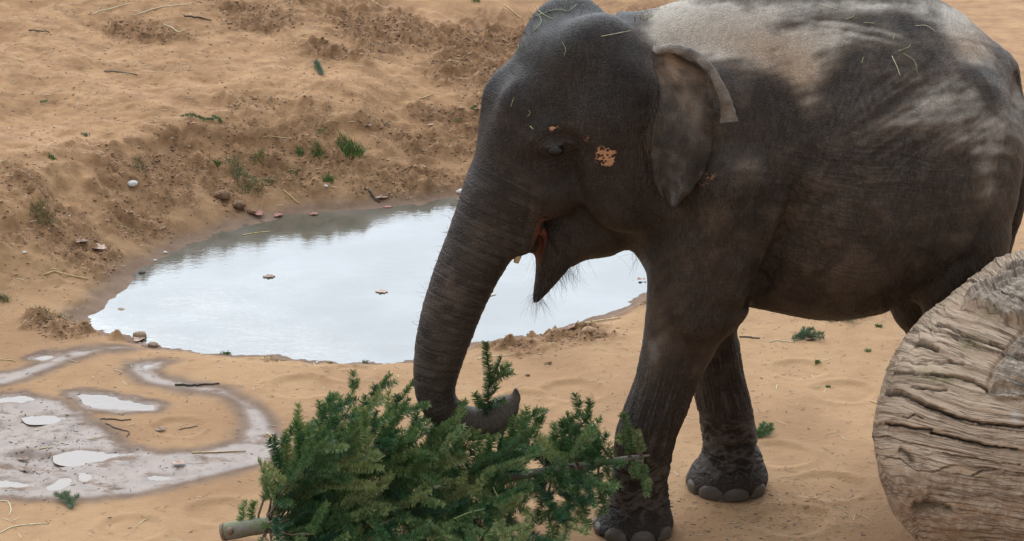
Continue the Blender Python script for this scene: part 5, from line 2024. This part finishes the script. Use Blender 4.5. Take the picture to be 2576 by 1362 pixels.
def flat_sprig(pix_stems, label, tone, mat=None, ln=.020, lift=.008, dens=1900):
    st = []
    for pix in pix_stems:
        P = catmull([ground_pt(u, v) for u, v in pix], 7)
        P = drape(P, lift)
        P[:, 2] += np.linspace(0, .012, 7) * rng.uniform(.3, 1.5)
        st.append(P)
    return sprig('fir_sprig', st, label, tone, mat, dens, ln)


flat_sprig([[(184, 1284), (172, 1266), (160, 1254)], [(180, 1276), (160, 1264), (140, 1256)], [(178, 1272), (190, 1266), (200, 1262)], [(176, 1270), (168, 1256), (172, 1246)]], 'light green fir sprig on sand below the wet mud', .75, palefir)
flat_sprig([[(540, 303), (500, 302), (455, 303)], [(560, 314), (545, 306), (535, 300)]], 'dark flat two-armed fir sprig on the left slope', .25, None, .013)
flat_sprig([[(812, 192), (800, 178), (792, 166)], [(810, 188), (800, 172), (796, 164)]], 'pale dry fir sprig on the slope above the pond', .7, palefir)
flat_sprig([[(1990, 858), (2030, 850), (2070, 850)], [(2010, 856), (2030, 842), (2045, 838)], [(2030, 852), (2050, 856), (2072, 860)], [(2005, 856), (2020, 848), (2022, 840)]], 'bluish green flat fir sprig on sand right of the far foreleg', .5, palefir)
flat_sprig([[(2080, 810), (2120, 804), (2160, 800)], [(2110, 808), (2140, 800), (2196, 796)], [(2100, 808), (2115, 798), (2120, 790)], [(2130, 806), (2145, 810), (2150, 815)]], 'dark fir sprig half hidden behind the belly', .35)
flat_sprig([[(1898, 1106), (1920, 1092), (1940, 1080)], [(1905, 1102), (1925, 1098), (1942, 1092)], [(1905, 1102), (1915, 1088), (1922, 1078)]], 'single dark green fir sprig on sand behind the far forefoot', .3)
flat_sprig([[(1144, 310), (1158, 312)]], 'thumb sized dark fir tip on the slope near the brow', .3, None, .010)
flat_sprig([[(100, 262), (122, 264)]], 'short bluish fir tip far left on the slope', .3, None, .010)

# straws that fell on the elephant and in the fir
HAY = [
    ([(1340, 45), (1400, 25), (1430, 30), (1450, 12)], 'green hay stalk across the top of the far head dome', .0022),
    ([(1342, 80), (1362, 58), (1358, 40)], 'hay stalk hanging over the front of the crown', .002),
    ([(1355, 28), (1372, 40), (1392, 50)], 'short green hay wisp at the front of the crown', .002),
    ([(1512, 92), (1546, 86), (1586, 78)], 'yellow hay stalk lying behind the near head dome', .002),
    ([(1420, 140), (1424, 125), (1416, 108)], 'curled green hay wisp on the side of the head', .0016),
    ([(1300, 135), (1306, 118), (1300, 108)], 'thin green hay wisp on the forehead edge', .0016),
    ([(1285, 270), (1290, 255), (1294, 245)], 'short hay stub on the front of the face', .0016),
    ([(1334, 318), (1342, 326)], 'pale green leaf bit above the eye', .004),
    ([(1326, 293), (1334, 285), (1330, 278)], 'small green hook of hay above the brow', .0018),
    ([(1616, 50), (1634, 44), (1645, 40)], 'short hay stalk where the head meets the neck', .0025),
    ([(2062, 12), (2090, 20), (2106, 24)], 'yellow hay stalk at the top of the back', .002),
    ([(2172, 58), (2200, 60)], 'greenish hay piece on the middle of the back', .0022),
    ([(2244, 142), (2256, 170), (2264, 193)], 'longest yellow hay stalk on the flank', .0024),
    ([(2246, 100), (2250, 86)], 'short upright hay bit on the upper flank', .0022),
    ([(2272, 135), (2300, 155), (2308, 190)], 'bent green hay stalk on the hip', .0018),
    ([(2258, 130), (2284, 120), (2290, 112)], 'thin green hay stalk above the bent one on the hip', .0018),
    ([(2302, 66), (2330, 66), (2354, 82)], 'brown hay stalk on the rump', .0018),
    ([(2124, 50), (2145, 44), (2150, 36)], 'forked hay stalk high on the back', .0018),
    ([(2168, 160), (2172, 145)], 'short green hay crumb on the ribs', .002),
]
for pix, lab, r in HAY:
    P = []
    for u, v in catmull(np.array(pix, float), 8):
        q, nn = on_skin(u, v)
        if q is not None: P.append(q + nn * (r + .001))
    if len(P) > 2:
        r *= .62
        b = MB(); b.tube(np.array(P), [r, r, r * .6], 5)
        b.build('hay_stalk', haymat if 'yellow' not in lab and 'brown' not in lab else strawpale, None, label=lab, category='hay')
for pix, lab in [([(1002, 1110, -.42), (1050, 1108, -.42), (1070, 1128, -.43)], 'pale hay stalk lying on the upper left of the fir'),
                 ([(1140, 1306, -.72), (1180, 1290, -.72), (1220, 1280, -.72)], 'thin green hay stalk across the middle of the fir'),
                 ([(1240, 1225, -.66), (1270, 1290, -.7), (1300, 1362, -.72)], 'long arched grass stalk over the front of the fir'),
                 ([(1395, 1238, -.66), (1430, 1260, -.66), (1460, 1295, -.66)], 'thin hay stalk on the right half of the fir')]:
    b = MB(); b.tube(catmull([W(*q) for q in pix], 10), [.0022, .002, .0012], 5)
    b.build('hay_stalk', strawpale if 'pale' in lab else haymat, None, label=lab, category='hay')

# ---- masses: soil clods, straw slivers, needles and crumbs
bm = bmesh.new(); bmesh.ops.create_icosphere(bm, subdivisions=1, radius=1)
ICV = np.array([q.co[:] for q in bm.verts]); ICF = np.array([[v_.index for v_ in f.verts] for f in bm.faces]); bm.free()


def scatter_blobs(name, pts, sizes, mat, flat=(1, 1, .6)):
    n = len(pts)
    k_ = len(ICV)
    R = rng.uniform(.65, 1.25, (n, k_, 1)) * ICV[None] * sizes[:, None, None] * np.array(flat)
    a = rng.uniform(0, 6.28, n); c, s_ = np.cos(a), np.sin(a)
    X = R[..., 0] * c[:, None] - R[..., 1] * s_[:, None]; Y = R[..., 0] * s_[:, None] + R[..., 1] * c[:, None]
    V = np.stack([X + pts[:, None, 0], Y + pts[:, None, 1], R[..., 2] + pts[:, None, 2]], -1).reshape(-1, 3)
    F = (ICF[None] + (np.arange(n) * k_)[:, None, None]).reshape(-1, 3)
    obj(name, new_mesh(name, V, F, False), mat, kind='stuff')


sel = np.nonzero((np.abs(fx) < 3.0) & (fy > -.7) & (fy < 5.9) & (PD > .04))[0]


def pick(weight, n):
    w = np.clip(weight[sel], 0, None); w = w / w.sum()
    i = sel[rng.choice(len(sel), n, p=w)]
    x = fx[i] + rng.uniform(-.008, .008, n); y = fy[i] + rng.uniform(-.008, .008, n)
    return np.stack([x, y, lerp_grid(GROUND_H, x, y)], 1)


q = pick(loose ** 2, 9000); s_ = .0026 + .009 * rng.random(len(q)) ** 6
scatter_blobs('soil_clods', q + np.array([0, 0, .002]), s_, clodmat)
q = pick(loose + .25 * rough_far, 7000); s_ = .0022 + .008 * rng.random(len(q)) ** 6
scatter_blobs('dry_soil_crumbs', q + np.array([0, 0, .001]), s_, clodlite)
q = pick(.12 + .5 * rough_far * sstep(-.2, .4, n3) + mud * 2 + np.exp(-(((fx - 1.1) / .35) ** 2 + ((fy + .1) / .25) ** 2)), 5200); s_ = .002 + .005 * rng.random(len(q)) ** 3
scatter_blobs('dark_crumbs', q, s_, stickmat, (1.8, .6, .4))


def scatter_slivers(name, pts, lens, wid, mat):
    n = len(pts)
    a = rng.normal(0, .7, n) + np.where(rng.random(n) < .5, 0, math.pi)
    d = np.stack([np.cos(a), np.sin(a), rng.normal(0, .06, n)], 1); e = np.stack([-np.sin(a), np.cos(a), 0 * a], 1)
    L_ = lens[:, None] / 2; w = wid
    c = pts + np.array([0, 0, .003])
    up = np.array([0, 0, w * .9])
    V = np.stack([c - d * L_ - e * w, c - d * L_ + e * w, c + d * L_ + e * w, c + d * L_ - e * w, c - d * L_ + up, c + d * L_ + up], 1).reshape(-1, 3)
    k_ = (np.arange(n) * 6)[:, None, None]
    F = (np.array([[0, 3, 5], [0, 5, 4], [1, 4, 5], [1, 5, 2], [0, 4, 1], [3, 2, 5], [0, 1, 2], [0, 2, 3]])[None] + k_).reshape(-1, 3)
    obj(name, new_mesh(name, V, F, False), mat, kind='stuff')


q = pick(.7 + .5 * rough_far, 760)
scatter_slivers('straw_litter', q, rng.uniform(.012, .06, len(q)), .0013, strawpale)
q = pick(.25 + 2.2 * np.exp(-(((fx - 1.0) / .45) ** 2 + ((fy + .05) / .3) ** 2)) + .2 * rough_far, 4200)
scatter_slivers('needle_litter', q, rng.uniform(.008, .03, len(q)), .0009, simple('brown_needles', (.06, .05, .028, 1), (.13, .10, .055, 1)))
q = pick(.3 + rough_far, 260)
scatter_blobs('pale_grit', q, .0025 + .004 * rng.random(len(q)) ** 2, stonemat)
